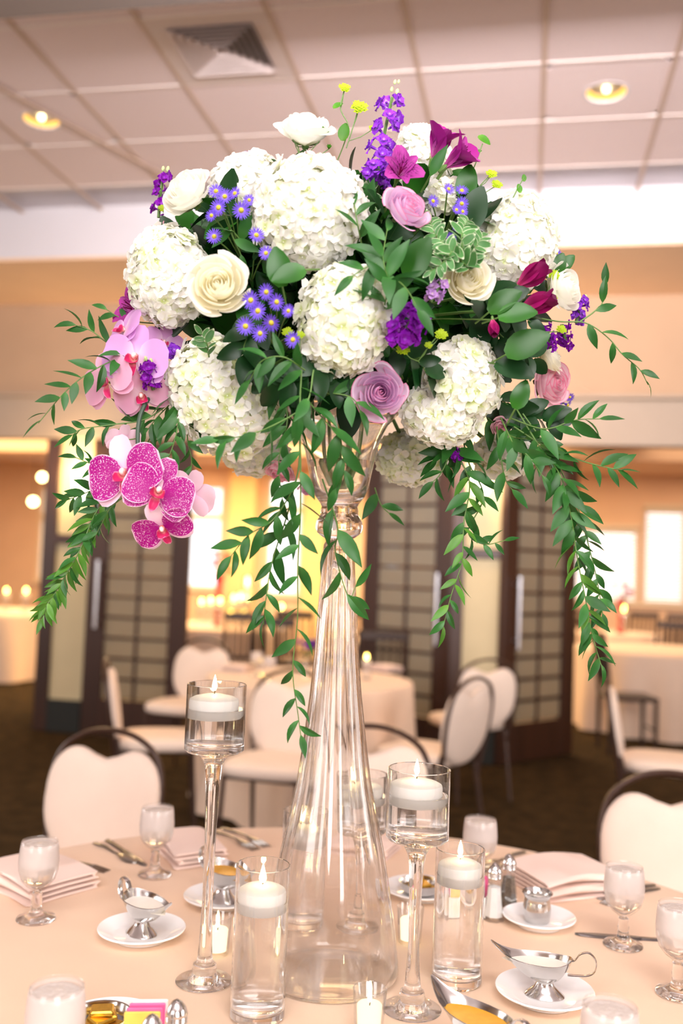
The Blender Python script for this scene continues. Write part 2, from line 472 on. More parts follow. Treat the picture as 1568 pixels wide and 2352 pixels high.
# square four-way air vent
vc = Vector((TX0 + (VENT_I + 0.5) * TP, TY0 + (VENT_J + 0.5) * TP, CZ))
vent = thing('ceiling_vent', 'square grey louvred air vent set in the ceiling tiles at the upper left', 'vent', T(vc))
h = TP / 2 - 0.006
fr = MB()
hi = 0.205
for x0, x1, y0, y1 in ((-h, h, -h, -hi), (-h, h, hi, h), (-h, -hi, -hi, hi), (hi, h, -hi, hi)): fr.bbox(x0, x1, y0, y1, -0.004, 0.012, 0.003)
fr.build('vent_frame', M_VENT, vent, None, False)
MB().box(-hi, hi, -hi, hi, 0.022, 0.028).build('duct', M_DUCT, vent, None, False)
for k in range(6):
    r1 = hi - 0.004 - k * 0.032; r0_ = r1 - 0.012
    for q in range(4):
        m = MB()
        z0, z1 = -0.016, 0.012
        # a sloping blade along one side, mitred at the corners
        ra, rb = r1, r1 - 0.020
        v = [(-ra, -ra, z0), (ra, -ra, z0), (rb, -rb, z1), (-rb, -rb, z1), (-ra, -ra, z0 + 0.003), (ra, -ra, z0 + 0.003), (rb, -rb, z1 + 0.003), (-rb, -rb, z1 + 0.003)]
        m.add(v, [(0, 1, 2, 3), (7, 6, 5, 4), (0, 4, 5, 1), (1, 5, 6, 2), (2, 6, 7, 3), (3, 7, 4, 0)])
        m.build('vent_blade', M_VENT, vent, Rz(q * PI / 2), False)

# recessed downlights
for (p, lb) in zip(lamp_pos, ('round amber recessed ceiling light at the left end of the tiled ceiling', 'round amber recessed ceiling light in the tiles at the upper right')):
    t = thing('ceiling_light', lb, 'light', T((p.x, p.y, CZ)))
    MB().lathe([(0.101, 0.010), (0.101, 0.0), (0.110, -0.003), (0.113, -0.001), (0.113, 0.003)], 40).build('trim_ring', M_WHITE, t)
    can = MB().lathe([(0.0, 0.040), (0.060, 0.038), (0.08, 0.030), (0.101, 0.004)], 40); can.build('reflector', M_LAMP, t)
    MB().lathe([(0.0, 0.002), (0.012, 0.004), (0.018, 0.014), (0.016, 0.030), (0.012, 0.037)], 16).build('bulb', M_BULB, t)
    spot_light('downlight_lamp', (p.x, p.y, CZ - 0.02), 60, (1.0, 0.76, 0.48))

# front wall: white band, soffit, tan wall, header, pillars
ZB, ZT, ZH = 3.493, 2.737, 2.39
struct('wall_front_upper', MB().box(-7.5, 6.5, 6.10, 6.22, ZB + 0.02, CZ + 0.1), M_WHITE)
struct('ceiling_soffit', MB().box(-7.5, 6.5, 6.10, 7.32, ZB, ZB + 0.02), M_PEACH)
struct('wall_front', MB().box(-7.5, 6.5, 7.20, 7.42, ZT, ZB), M_TAN)
struct('wall_front_header', MB().box(-7.5, 6.5, 7.26, 7.42, ZH, ZT), M_HEADER)
struct('trim_2', MB().bbox(-7.5, 6.5, 7.185, 7.20, ZT - 0.012, ZT + 0.016, 0.004), M_HEADER)
PILLARS = ((-3.80, -3.47, 'trim_3'), (-0.47, -0.17, 'trim_4'))
for k, (x0, x1, nm) in enumerate(PILLARS):
    pil = struct('wall_front_pillar_' + ('left', 'right')[k], MB().box(x0, x1, 7.30, 7.50, 0, ZH), M_CREAM)
    MB().bbox(x0 - 0.005, x1 + 0.005, 7.275, 7.30, 1.52, 1.60, 0.006).build('rail', M_DOORWOOD, pil, None, False)
    MB().bbox(x0 - 0.10, x0 + 0.02, 7.27, 7.52, 0, ZH, 0.006).build('post', M_DOORWOOD, pil, None, False)
    MB().bbox(x1 - 0.015, x1 + 0.03, 7.27, 7.52, 0, ZH, 0.006).build('post', M_DOORWOOD, pil, None, False)
    bb = struct('baseboard_' + ('left', 'right')[k], MB().bbox(x0 + 0.02, x1 - 0.015, 7.262, 7.30, 0.0, 0.26, 0.006), M_BLACK)

# glazed folding door leaves
def leaf_door(name, label, W, M, rows=12, handle=None, group='dark wooden glazed folding doors'):
    t = thing(name, label, 'door', M, group)
    H, D = 2.36, 0.05; sw, top, bot = 0.15 * W / 0.85, 0.11, 0.30
    MB().bbox(0, sw, -D / 2, D / 2, 0.01, H, 0.004).build('stile', M_DOORWOOD, t, None, False)
    MB().bbox(W - sw, W, -D / 2, D / 2, 0.01, H, 0.004).build('stile', M_DOORWOOD, t, None, False)
    MB().bbox(sw, W - sw, -D / 2, D / 2, 0.01, bot, 0.004).build('door_rail', M_DOORWOOD, t, None, False)
    MB().bbox(sw, W - sw, -D / 2, D / 2, H - top, H, 0.004).build('door_rail', M_DOORWOOD, t, None, False)
    gw = W - 2 * sw; gh = (H - top - bot) / rows
    MB().bbox(W / 2 - 0.011, W / 2 + 0.011, -0.017, 0.017, bot, H - top, 0.003).build('muntin', M_DOORWOOD, t, None, False)
    mm = MB().bbox(sw, W - sw, -0.019, 0.019, -0.011, 0.011, 0.003).mesh('muntin', M_DOORWOOD, False)
    for k in range(1, rows): put('muntin', mm, t, T((0, 0, bot + k * gh)))
    pm = MB().bbox(0, gw / 2 - 0.012, -0.005, 0.005, 0, gh - 0.024, 0.003).mesh('pane', M_FROST, False)
    for k in range(rows):
        for x in (sw, W / 2 + 0.012): put('pane', pm, t, T((x, 0, bot + k * gh + 0.012)))
    if handle is not None:
        hx, side = handle
        hd = MB(); yy = side * (D / 2 + 0.05)
        hd.tube([(hx, yy, 0.86), (hx, yy, 1.40)], 0.016, 10)
        for z in (0.92, 1.34): hd.tube([(hx, side * D / 2, z), (hx, yy, z)], 0.009, 8)
        hd.build('handle', M_STEEL, t)
    return t
leaf_door('door_leaf', 'dark glazed door with a long steel pull standing flat beside the left cream pillar', 0.83, T((-3.43, 7.22, 0)), 12, (0.09, -1))
leaf_door('door_leaf', 'dark glazed door seen edge-on just left of the left cream pillar', 0.83, T((-3.86, 7.42, 0)) @ Rz(math.radians(102)), 12)
pa = Vector((-0.165, 7.235, 0)); pb = Vector((0.40, 7.95, 0)); dd = (pb - pa)
leaf_door('door_leaf', 'dark glazed door with a steel pull, swung open right of the right cream pillar', dd.length * 0.98, T(pa) @ Rz(math.atan2(dd.y, dd.x)), 12, (0.12, -1))
pa = Vector((-1.27, 7.66, 0)); pb = Vector((-0.52, 7.27, 0)); dd = (pb - pa)
leaf_door('door_leaf', 'narrow-looking dark glazed door folded back left of the right cream pillar', dd.length * 0.98, T(pa) @ Rz(math.atan2(dd.y, dd.x)), 12, (0.74, -1))

# the further dining room
FY = 14.0
wins = [(-5.12, -4.55, 1.0, 2.58, 'clear'), (-3.86, -3.30, 0.95, 2.72, 'clear'), (-2.08, -1.78, 1.10, 2.42, 'clear'), (-7.6, -6.9, 1.0, 2.5, 'clear'),
        (0.62, 1.56, 1.06, 2.10, 'blind'), (1.62, 2.20, 1.06, 2.40, 'blind')]
wins.sort()
wl = MB(); x = -11.5; FZ = 2.86
for k, (x0, x1, z0, z1, kd) in enumerate(wins):
    wl.box(x, x0, FY, FY + 0.2, 0, FZ); wl.box(x0, x1, FY, FY + 0.2, 0, z0); wl.box(x0, x1, FY, FY + 0.2, z1, FZ); x = x1
wl.box(x, 7.5, FY, FY + 0.2, 0, FZ)
struct('wall_far', wl, M_FARPINK)
M_PANE = thin_glass('window_glass', k=0.6)
for k, (x0, x1, z0, z1, kd) in enumerate(wins):
    wn = MB(); g = 0.045
    for a0, a1, c0, c1 in ((x0, x1, z0, z0 + g), (x0, x1, z1 - g, z1), (x0, x0 + g, z0 + g, z1 - g), (x1 - g, x1, z0 + g, z1 - g)): wn.bbox(a0, a1, FY + 0.03, FY + 0.12, c0, c1, 0.005)
    wo = struct('window_%d' % (k + 1), wn, M_WINFRAME)
    zt = z1 - 0.48 if kd == 'clear' and x1 - x0 > 0.4 else None
    if zt:
        MB().bbox(x0 + g, x1 - g, FY + 0.035, FY + 0.115, zt - 0.05, zt + 0.05, 0.005).build('transom', M_WINFRAME, wo, None, False)
        MB().box(x0 + g, x1 - g, FY + 0.07, FY + 0.075, zt + 0.05, z1 - g).build('pane', M_PANE, wo, None, False)
        MB().box(x0 + g, x1 - g, FY + 0.07, FY + 0.075, z0 + g, zt - 0.05).build('pane', M_PANE, wo, None, False)
    else:
        MB().box(x0 + g, x1 - g, FY + 0.07, FY + 0.075, z0 + g, z1 - g).build('pane', M_PANE, wo, None, False)
    MB().bbox(x0 - 0.03, x1 + 0.03, FY - 0.05, FY - 0.001, z0 - 0.04, z0, 0.005).build('sill', M_WINFRAME, wo, None, False)
    if kd == 'blind':
        bl = thing('window_blind', 'pale slatted blind lowered over the far right window, %s from the right door leaf' % ('nearest', 'further')[k - 4], 'blind', T((x0, FY - 0.03, z0)))
        MB().bbox(-0.01, x1 - x0 + 0.01, -0.02, 0.02, z1 - z0, z1 - z0 + 0.05, 0.005).build('head_rail', M_WINFRAME, bl, None, False)
        sm = MB(); sm.add([(0, -0.016, -0.015), (x1 - x0, -0.016, -0.015), (x1 - x0, 0.016, 0.015), (0, 0.016, 0.015), (0, -0.016, -0.013), (x1 - x0, -0.016, -0.013), (x1 - x0, 0.016, 0.017), (0, 0.016, 0.017)],
               [(3, 2, 1, 0), (4, 5, 6, 7), (0, 1, 5, 4), (1, 2, 6, 5), (2, 3, 7, 6), (3, 0, 4, 7)])
        sl = sm.mesh('slat', M_BLIND, False)
        n = int((z1 - z0) / 0.05)
        for q in range(n): put('slat', sl, bl, T((0, 0, 0.025 + q * 0.05)))
    if kd == 'clear':   # daylight through the pane, pointing inwards
        pass
struct('ceiling_far', MB().box(-11.5, 7.5, 7.42, FY, FZ, FZ + 0.1), M_FARPINK)
struct('wall_far_left', MB().box(-9.6, -9.5, 7.42, FY, 0, FZ), M_OCHRE)
struct('wall_far_right', MB().box(5.9, 6.0, 7.42, FY, 0, FZ), M_FARPINK)
# ochre inner partition and its columns behind the middle opening
struct('wall_far_bay', MB().box(-6.6, -5.3, FY - 0.5, FY - 0.001, 0, FZ), M_OCHRE)
struct('pillar_1', MB().bbox(-4.38, -3.98, FY - 0.22, FY - 0.001, 0, FZ, 0.01), M_OCHRE)
struct('pillar_2', MB().bbox(-3.22, -2.92, FY - 0.22, FY - 0.001, 0, FZ, 0.01), M_OCHRE)
struct('beam_far', MB().box(-9.5, 5.9, 10.2, 10.5, 2.62, FZ), M_FARPINK)
# ---------------------------------------------------------------- table ware
TZ = 0.75
TC = Vector((-0.293, 1.588, 0))
def cloth_mat(name, col, **k): return pmat(name, col, 0.75, spec=0.2, noise=0.03, nscale=7, bump=0.12, bscale=900, sheen=0.15)
M_CLOTH = cloth_mat('champagne_cloth', (238, 206, 177))
M_NAPKIN = cloth_mat('blush_napkin', (243, 218, 206))
M_FARCLOTH = cloth_mat('far_cloth', (236, 208, 184))
M_CHINA = pmat('white_china', (246, 244, 243), 0.12, spec=0.6)
M_SILVER = pmat('polished_steel', (214, 212, 210), 0.16, metal=1.0, noise=0.05, nscale=30)
M_VGLASS = soft_glass('vase_glass', 1.45, 0.14)
M_SGLASS = soft_glass('solid_glass', 1.45, 0.08)
M_TGLASS = thin_glass('thin_glass', k=1.4)
M_WATER = soft_glass('water', 1.333, 0.06)
M_WAX = translucent(pmat('candle_wax', (255, 252, 246), 0.4), 0.2)
M_WAXGLOW = emit('emissive_wax', (255, 238, 196), 1.15)  # candlelight glow of the votive wax set as its own emission
M_FLAME = emit('flame', (255, 226, 150), 60.0)
M_WICK = pmat('wick', (50, 34, 20), 0.9)
M_CREAMSAUCE = pmat('cream_dressing', (252, 246, 234), 0.3, noise=0.03, nscale=60)
M_GOLDSAUCE = pmat('golden_dressing', (240, 176, 50), 0.25, noise=0.12, nscale=50)
M_SALT = pmat('salt', (246, 246, 244), 0.9, bump=0.3, bscale=900)
M_PEPPER = pmat('pepper', (120, 108, 92), 0.9, noise=0.7, nscale=420, col2=(44, 38, 32))
M_CUTLERY = pmat('cutlery_steel', (150, 148, 146), 0.24, metal=1.0, noise=0.05, nscale=30)
M_GOLDFOIL = pmat('gold_foil', (226, 182, 74), 0.3, metal=0.9, noise=0.2, nscale=90)
M_PINKPKT = pmat('pink_packet', (250, 110, 168), 0.5, noise=0.1, nscale=30)
M_YELPKT = pmat('yellow_packet', (250, 214, 96), 0.5, noise=0.1, nscale=30)
M_WHPKT = pmat('white_packet', (250, 244, 240), 0.5)

# tablecloth with its table
def table_cloth(R, n=120, drop=0.72, amp=0.035, folds=17, seed=1, top=TZ):
    rs = random.Random(seed); m = MB(); rows = []
    ph = [rs.random() * 6 for _ in range(5)]
    rings = [(0, 0)] + [(R * k / 10, 0) for k in range(1, 10)] + [(R - 0.008, 0), (R - 0.001, -0.003), (R + 0.003, -0.012), (R + 0.006, -0.03)] + [(R + 0.006, -drop * k / 8) for k in range(1, 9)]
    v = [(0, 0, top)]; f = []; uv = [(0, 0)]
    for k, (r, z) in enumerate(rings[1:]):
        t = max(0, -z) / drop
        for i in range(n):
            a = 2 * PI * i / n
            wv = math.sin(folds * a + ph[0] + 0.6 * math.sin(3 * a + ph[1])) * amp * t ** 0.8 + 0.03 * t + 0.015 * t * math.sin(5 * a + ph[2])
            zz = 0.0
            if z == 0 and 0 < r < R - 0.05: zz = -0.0006 - 0.0006 * math.sin(9 * math.cos(a) * r + 4 * math.sin(a) * r + ph[3])
            v.append(((r + wv) * math.cos(a), (r + wv) * math.sin(a), top + z + zz)); uv.append((i / n, t))
    L = len(rings) - 1
    for i in range(n): f.append((0, 1 + i, 1 + (i + 1) % n))
    for k in range(L - 1):
        for i in range(n):
            j = (i + 1) % n; b = 1 + k * n; f.append((b + i, b + n + i, b + n + j, b + j))
    m.add(v, f, uv); return m
def round_table(label, clabel, pos, R, seed=1, cmat=None, group=None, cgroup=None, drop=0.72, amp=0.035, folds=17):
    t = thing('round_table', label, 'table', T(pos), group)
    MB().lathe([(0, 0.715), (R - 0.02, 0.715), (R - 0.008, 0.722), (R - 0.008, 0.738), (R - 0.015, 0.745), (0, 0.745)], 64).build('tabletop', M_DOORWOOD, t)
    MB().lathe([(0, 0.0), (0.30, 0.0), (0.30, 0.02), (0.08, 0.07), (0.045, 0.12), (0.045, 0.66), (0.16, 0.714), (0, 0.714)], 24).build('pedestal', M_BLACK, t)
    c = table_cloth(R, seed=seed, drop=drop, amp=amp, folds=folds).build('tablecloth', cmat or M_CLOTH, None, T(pos))
    tag(c, clabel, 'tablecloth', cgroup)
    return t
round_table('large round table nearest the camera, hidden under the smooth champagne cloth', 'smooth champagne tablecloth on the near table under the tall floral centrepiece', TC, 0.918, 3)

# the tall trumpet vase with flutes
VB = on_z(757, 2240, TZ); VB.z = TZ
VASE_M = T(VB) @ Matrix.Rotation(0.017, 4, Vector((fw.x, fw.y, 0)).normalized() * -1)
def vase_mod(a, z):
    k = max(0.0, min(1.0, (z - 0.01) / 0.12)) * max(0.0, min(1.0, (0.735 - z) / 0.02))
    rr = 0.03 + 0.075 * max(0.0, 1 - z / 0.6) ** 1.3
    return 1 + 0.0007 / rr * k * math.cos(16 * a)
outer = [(0, 0.001), (0.100, 0.0), (0.108, 0.002), (0.1125, 0.007), (0.1135, 0.014), (0.1125, 0.03), (0.107, 0.08), (0.097, 0.145), (0.0867, 0.205), (0.074, 0.262), (0.062, 0.322), (0.0525, 0.39), (0.0437, 0.462), (0.0375, 0.53), (0.033, 0.607), (0.029, 0.66), (0.0268, 0.70), (0.0255, 0.715),
         (0.0215, 0.722), (0.0215, 0.725), (0.028, 0.728), (0.037, 0.735), (0.0405, 0.744), (0.0395, 0.754), (0.034, 0.763), (0.032, 0.768), (0.0325, 0.774), (0.0305, 0.780), (0.034, 0.787), (0.0425, 0.798), (0.049, 0.815), (0.0545, 0.842), (0.061, 0.872), (0.069, 0.900), (0.080, 0.920), (0.093, 0.936), (0.1025, 0.944), (0.104, 0.946), (0.103, 0.9475),
         (0.0905, 0.939), (0.077, 0.923), (0.066, 0.901), (0.0575, 0.872), (0.051, 0.842), (0.045, 0.817), (0.036, 0.802), (0.022, 0.795), (0, 0.793)]
cav = [(0, 0.690), (0.007, 0.686), (0.0135, 0.672), (0.0195, 0.645), (0.0265, 0.607), (0.0335, 0.53), (0.0397, 0.462), (0.0485, 0.39), (0.058, 0.322), (0.0705, 0.262), (0.083, 0.205), (0.0935, 0.145), (0.1037, 0.08), (0.1085, 0.03), (0.1090, 0.014), (0.106, 0.007), (0.10, 0.005), (0, 0.005)]
def cav_mod(a, z):
    return 1 + (vase_mod(a, z) - 1) * max(0.0, min(1.0, (0.52 - z) / 0.2))
vase = MB().lathe(outer, 192, mod=vase_mod).lathe(cav, 192, mod=cav_mod).build('trumpet_vase', M_VGLASS, None, VASE_M)
tag(vase, 'tall clear fluted glass trumpet vase holding the bouquet above the near table', 'vase')
wat = MB().lathe([(0, 0.7945), (0.022, 0.7965), (0.0355, 0.8035), (0.0445, 0.8185), (0.0505, 0.8425), (0.054, 0.858), (0, 0.858)], 64).build('vase_water', M_WATER, vase)
tag(wat, 'clear water in the vase bowl')

# candles and their glasses
def flame_mb(h=0.026, r=0.0042):
    return MB().lathe([(0, 0), (r * 0.75, h * 0.12), (r, h * 0.28), (r * 0.8, h * 0.52), (r * 0.38, h * 0.8), (0, h)], 12)
def floating_candle(label, M, R=0.039, group='white floating candles'):
    t = thing('floating_candle', label, 'candle', M, group)
    MB().lathe([(0, -0.016), (R * 0.84, -0.016), (R * 0.95, -0.010), (R, 0.0), (R, 0.012), (R * 0.97, 0.0155), (R * 0.80, 0.019), (R * 0.4, 0.0225), (0, 0.0235)], 40).build('wax', M_WAX, t)
    MB().tube([(0, 0, 0.022), (0.001, 0, 0.031)], 0.0009, 6).build('wick', M_WICK, t)
    flame_mb().build('flame', M_FLAME, t, T((0, 0, 0.0285)))
    return t
CYL_G = 'clear glass cylinders of water with a floating candle'
def cylinder_vase(px, py, label, clabel, h=0.216, R=0.041, wl=0.158, dxy=(0, 0)):
    p = on_z(px, py, TZ)
    t = thing('cylinder_vase', label, 'vase', T((p.x, p.y, TZ)), CYL_G)
    w_ = 0.0022
    MB().lathe([(0, 0.0), (R - 0.004, 0.0), (R, 0.004), (R, h - 0.001), (R - w_ / 2, h), (R - w_, h - 0.001), (R - w_, 0.0155), (R - 0.006, 0.0125), (0, 0.012)], 56).build('glass_wall', M_SGLASS, t)
    wr = R - w_ - 0.0004
    MB().lathe([(0, 0.0124), (wr - 0.005, 0.0128), (wr, 0.0160), (wr, wl), (0, wl - 0.0003)], 56).build('water', M_WATER, t)
    floating_candle(clabel, T((p.x + dxy[0], p.y + dxy[1], TZ + wl)), R=min(0.0365, wr - 0.002))
    return t
cylinder_vase(590, 2335, 'clear candle cylinder in front of the vase at its left, nearest the camera', 'lit candle floating in the cylinder front left of the vase', 0.225, wl=0.172)
cylinder_vase(1048, 2255, 'clear candle cylinder standing to the right of the vase', 'lit candle floating in the cylinder right of the vase', 0.218, wl=0.176)
cylinder_vase(690, 2125, 'clear candle cylinder behind the vase, seen through its left side', 'lit candle floating in the cylinder behind the vase', 0.215, wl=0.165)
STEM_G = 'stemmed glass candle holders'
def stem_holder(px, py, H, label, clabel, R=0.049, cup=0.110, wl=0.07, base=0.046, hole=None):
    p = on_z(px, py, TZ)
    t = thing('stemmed_candle_holder', label, 'candle holder', T((p.x, p.y, TZ)), STEM_G)
    cb = H - cup; w_ = 0.0026; wr = R - w_ - 0.0004
    stem = [(0, 0.0), (base - 0.0015, 0.0), (base, 0.001), (base - 0.001, 0.002), (base * 0.6, 0.0028), (0.024, 0.0055), (0.0185, 0.014), (0.020, 0.020), (0.0185, 0.028), (0.0145, 0.031), (0.0125, 0.036), (0.0105, 0.06), (0.0085, cb * 0.35), (0.009, cb * 0.6), (0.0115, cb * 0.85), (0.0145, cb - 0.022), (0.022, cb - 0.008), (0.034, cb - 0.001),
            (R - 0.004, cb), (R, cb + 0.004), (R, H - 0.001), (R - w_ / 2, H), (R - w_, H - 0.001), (R - w_, cb + 0.0135), (R - 0.006, cb + 0.011), (0, cb + 0.0105)]
    MB().lathe(stem, 56).build('holder_glass', M_SGLASS, t)
    MB().lathe([(0, cb + 0.0109), (wr - 0.004, cb + 0.0113), (wr, cb + 0.0142), (wr, cb + wl), (0, cb + wl - 0.0003)], 56).build('water', M_WATER, t)
    floating_candle(clabel, T((p.x - 0.004, p.y, TZ + cb + wl)), R=0.041)
    return t
stem_holder(468, 2253, 0.478, 'tallest stemmed glass candle holder, left of the vase', 'lit candle floating in the tallest stemmed holder')
stem_holder(945, 2318, 0.368, 'middle-height stemmed glass candle holder at the right front of the vase', 'lit candle floating in the stemmed holder right front of the vase')
stem_holder(823, 2130, 0.287, 'shortest stemmed glass candle holder, standing behind the vase', 'lit candle floating in the shortest stemmed holder behind the vase', R=0.046, base=0.042)
VOT_G = 'small glass votive candles'
def votive(px, py, label, clabel):
    p = on_z(px, py, TZ)
    t = thing('votive_glass', label, 'votive', T((p.x, p.y, TZ)), VOT_G)
    MB().lathe([(0, 0.0), (0.018, 0.0), (0.0205, 0.003), (0.0250, 0.0655), (0.0243, 0.0665), (0.0235, 0.0655), (0.0195, 0.009), (0.016, 0.0075), (0, 0.007)], 40).build('glass_cup', M_TGLASS, t)
    c = thing('votive_candle', clabel, 'candle', T((p.x, p.y, TZ + 0.0078)), 'white votive candles')
    MB().lathe([(0, 0.0), (0.0165, 0.0), (0.0185, 0.034), (0.017, 0.036), (0.012, 0.034), (0, 0.0335)], 32).build('wax', M_WAXGLOW, c)
    MB().tube([(0, 0, 0.033), (0.0008, 0, 0.039)], 0.0008, 6).build('wick', M_WICK, c)
    flame_mb(0.017, 0.0032).build('flame', M_FLAME, c, T((0, 0, 0.038)))
votive(497, 2192, 'small votive glass behind the foot of the tallest holder', 'lit votive candle behind the foot of the tallest holder')
votive(940, 2166, 'small votive glass at the right of the vase foot', 'lit votive candle at the right of the vase foot')
votive(846, 2376, 'small votive glass in front of the vase at the lower frame edge', 'lit votive candle in front of the vase foot')

# goblets of iced water
def frost_mat():
    m, nt, b = newmat('frosted_goblet'); N = nt.nodes; Lk = nt.links
    tc = N.new('ShaderNodeTexCoord'); sp = N.new('ShaderNodeSeparateXYZ'); Lk.new(tc.outputs['Object'], sp.inputs[0])
    nz = N.new('ShaderNodeTexNoise'); nz.inputs['Scale'].default_value = 60; Lk.new(tc.outputs['Object'], nz.inputs['Vector'])
    ad = N.new('ShaderNodeMath'); ad.operation = 'MULTIPLY_ADD'; ad.inputs[1].default_value = 0.022; Lk.new(nz.outputs['Fac'], ad.inputs[0]); Lk.new(sp.outputs[2], ad.inputs[2])
    mr = N.new('ShaderNodeMapRange'); mr.interpolation_type = 'SMOOTHSTEP'; mr.inputs[1].default_value = 0.080; mr.inputs[2].default_value = 0.094; mr.inputs[3].default_value = 0.0; mr.inputs[4].default_value = 0.50
    Lk.new(ad.outputs[0], mr.inputs[0])
    m5 = N.new('ShaderNodeMapRange'); m5.interpolation_type = 'SMOOTHSTEP'; m5.inputs[1].default_value = 0.1385; m5.inputs[2].default_value = 0.1425; m5.inputs[3].default_value = 1.0; m5.inputs[4].default_value = 0.12; Lk.new(sp.outputs[2], m5.inputs[0])
    fm = N.new('ShaderNodeMath'); fm.operation = 'MULTIPLY'; Lk.new(mr.outputs[0], fm.inputs[0]); Lk.new(m5.outputs[0], fm.inputs[1])
    tr = N.new('ShaderNodeBsdfTransparent'); gl = N.new('ShaderNodeBsdfGlossy'); gl.inputs['Roughness'].default_value = 0.03
    lw = N.new('ShaderNodeLayerWeight'); pw = N.new('ShaderNodeMath'); pw.operation = 'POWER'; pw.inputs[1].default_value = 4.0; Lk.new(lw.outputs['Facing'], pw.inputs[0])
    fr = N.new('ShaderNodeMath'); fr.operation = 'MULTIPLY_ADD'; fr.inputs[1].default_value = 0.8; fr.inputs[2].default_value = 0.045; fr.use_clamp = True; Lk.new(pw.outputs[0], fr.inputs[0])
    mx = N.new('ShaderNodeMixShader'); Lk.new(fr.outputs[0], mx.inputs[0]); Lk.new(tr.outputs[0], mx.inputs[1]); Lk.new(gl.outputs[0], mx.inputs[2])
    df = N.new('ShaderNodeBsdfDiffuse'); df.inputs[0].default_value = lin((246, 238, 232)); tl = N.new('ShaderNodeBsdfTranslucent'); tl.inputs[0].default_value = lin((240, 232, 232))
    m2 = N.new('ShaderNodeMixShader'); m2.inputs[0].default_value = 0.5; Lk.new(df.outputs[0], m2.inputs[1]); Lk.new(tl.outputs[0], m2.inputs[2])
    m3 = N.new('ShaderNodeMixShader'); Lk.new(fm.outputs[0], m3.inputs[0]); Lk.new(mx.outputs[0], m3.inputs[1]); Lk.new(m2.outputs[0], m3.inputs[2])
    Lk.new(m3.outputs[0], N['Material Output'].inputs[0])
    return m
M_FROSTGOB = frost_mat()
M_ICE = translucent(pmat('crushed_ice', (242, 237, 233), 0.25, bump=0.6, bscale=160), 0.5)
gob_bowl = MB().lathe([(0.0075, 0.052), (0.012, 0.057), (0.022, 0.064), (0.031, 0.075), (0.0362, 0.092), (0.0370, 0.108), (0.0355, 0.128), (0.0335, 0.144), (0.0325, 0.1455), (0.0316, 0.144), (0.0338, 0.128), (0.0352, 0.108)], 44).mesh('bowl', M_FROSTGOB)
gob_foot = MB().lathe([(0, 0.0), (0.034, 0.0), (0.036, 0.002), (0.035, 0.0045), (0.022, 0.009), (0.014, 0.014), (0.0105, 0.020), (0.0095, 0.028), (0.0105, 0.034), (0.0085, 0.042), (0.0095, 0.050), (0.0065, 0.0525), (0, 0.053)], 40).mesh('foot', M_SGLASS)
gob_water = MB().lathe([(0, 0.0585), (0.010, 0.0592), (0.0205, 0.0665), (0.0290, 0.0765), (0.0335, 0.0925), (0.0338, 0.100), (0, 0.100)], 36).mesh('water', M_WATER)
rs = random.Random(4)
ice = MB().lathe([(0, 0.0995), (0.0335, 0.1005), (0.0342, 0.112), (0.0328, 0.128), (0.0316, 0.1345), (0.027, 0.1375), (0.018, 0.1365), (0.009, 0.139), (0, 0.1375)], 28, mod=lambda a, z: 1 + 0.0 * a)
gob_ice = ice.mesh('ice', M_ICE)
def goblet(p, label):
    t = thing('water_goblet', label, 'glass', T((p.x, p.y, TZ)) @ Rz(p.x * 9), 'frosted goblets of iced water')
    put('foot', gob_foot, t); put('bowl', gob_bowl, t); put('water', gob_water, t); put('ice', gob_ice, t)
goblet(on_z(355, 2010, TZ), 'frosted water goblet in front of the left banquet chair, beside the knife and spoon')
goblet(on_z(82, 2112, TZ), 'frosted water goblet standing before the folded napkin on the left')
goblet(on_z(1430, 2172, TZ), 'frosted water goblet right of the folded napkin and the creamer plate')
goblet(on_z(1099, 2036, TZ), 'frosted water goblet at the far edge, behind the right candle cylinder')
goblet(on_z(1556, 2284, TZ), 'frosted water goblet cut by the right edge of the picture')
def at_rim(px, py, z): q = on_z(px, py, z); return q
goblet(at_rim(131, 2262, TZ + 0.1455), 'frosted water goblet at the bottom left corner, only its top showing')
goblet(at_rim(1401, 2305, TZ + 0.1455), 'frosted water goblet at the bottom right, in front of the gravy boat plate')

# plates
def plate_mesh(R): return MB().lathe([(0, 0.004), (R * 0.55, 0.004), (R * 0.56, 0.0), (R * 0.62, 0.0), (R * 0.66, 0.004), (R * 0.9, 0.0125), (R, 0.0165), (R * 1.005, 0.018), (R * 0.99, 0.0195), (R * 0.9, 0.016), (R * 0.68, 0.0085), (R * 0.62, 0.0065), (0, 0.0065)], 64).mesh('saucer_plate', M_CHINA)
plate_a = plate_mesh(0.078)
def plate(px, py, label, me=plate_a, R=None):
    p = on_z(px, py, TZ + 0.008)
    o = put('saucer_plate', me, None, T((p.x, p.y, TZ))); tag(o, label, 'plate', 'white saucer plates'); return Vector((p.x, p.y, TZ + 0.0065))

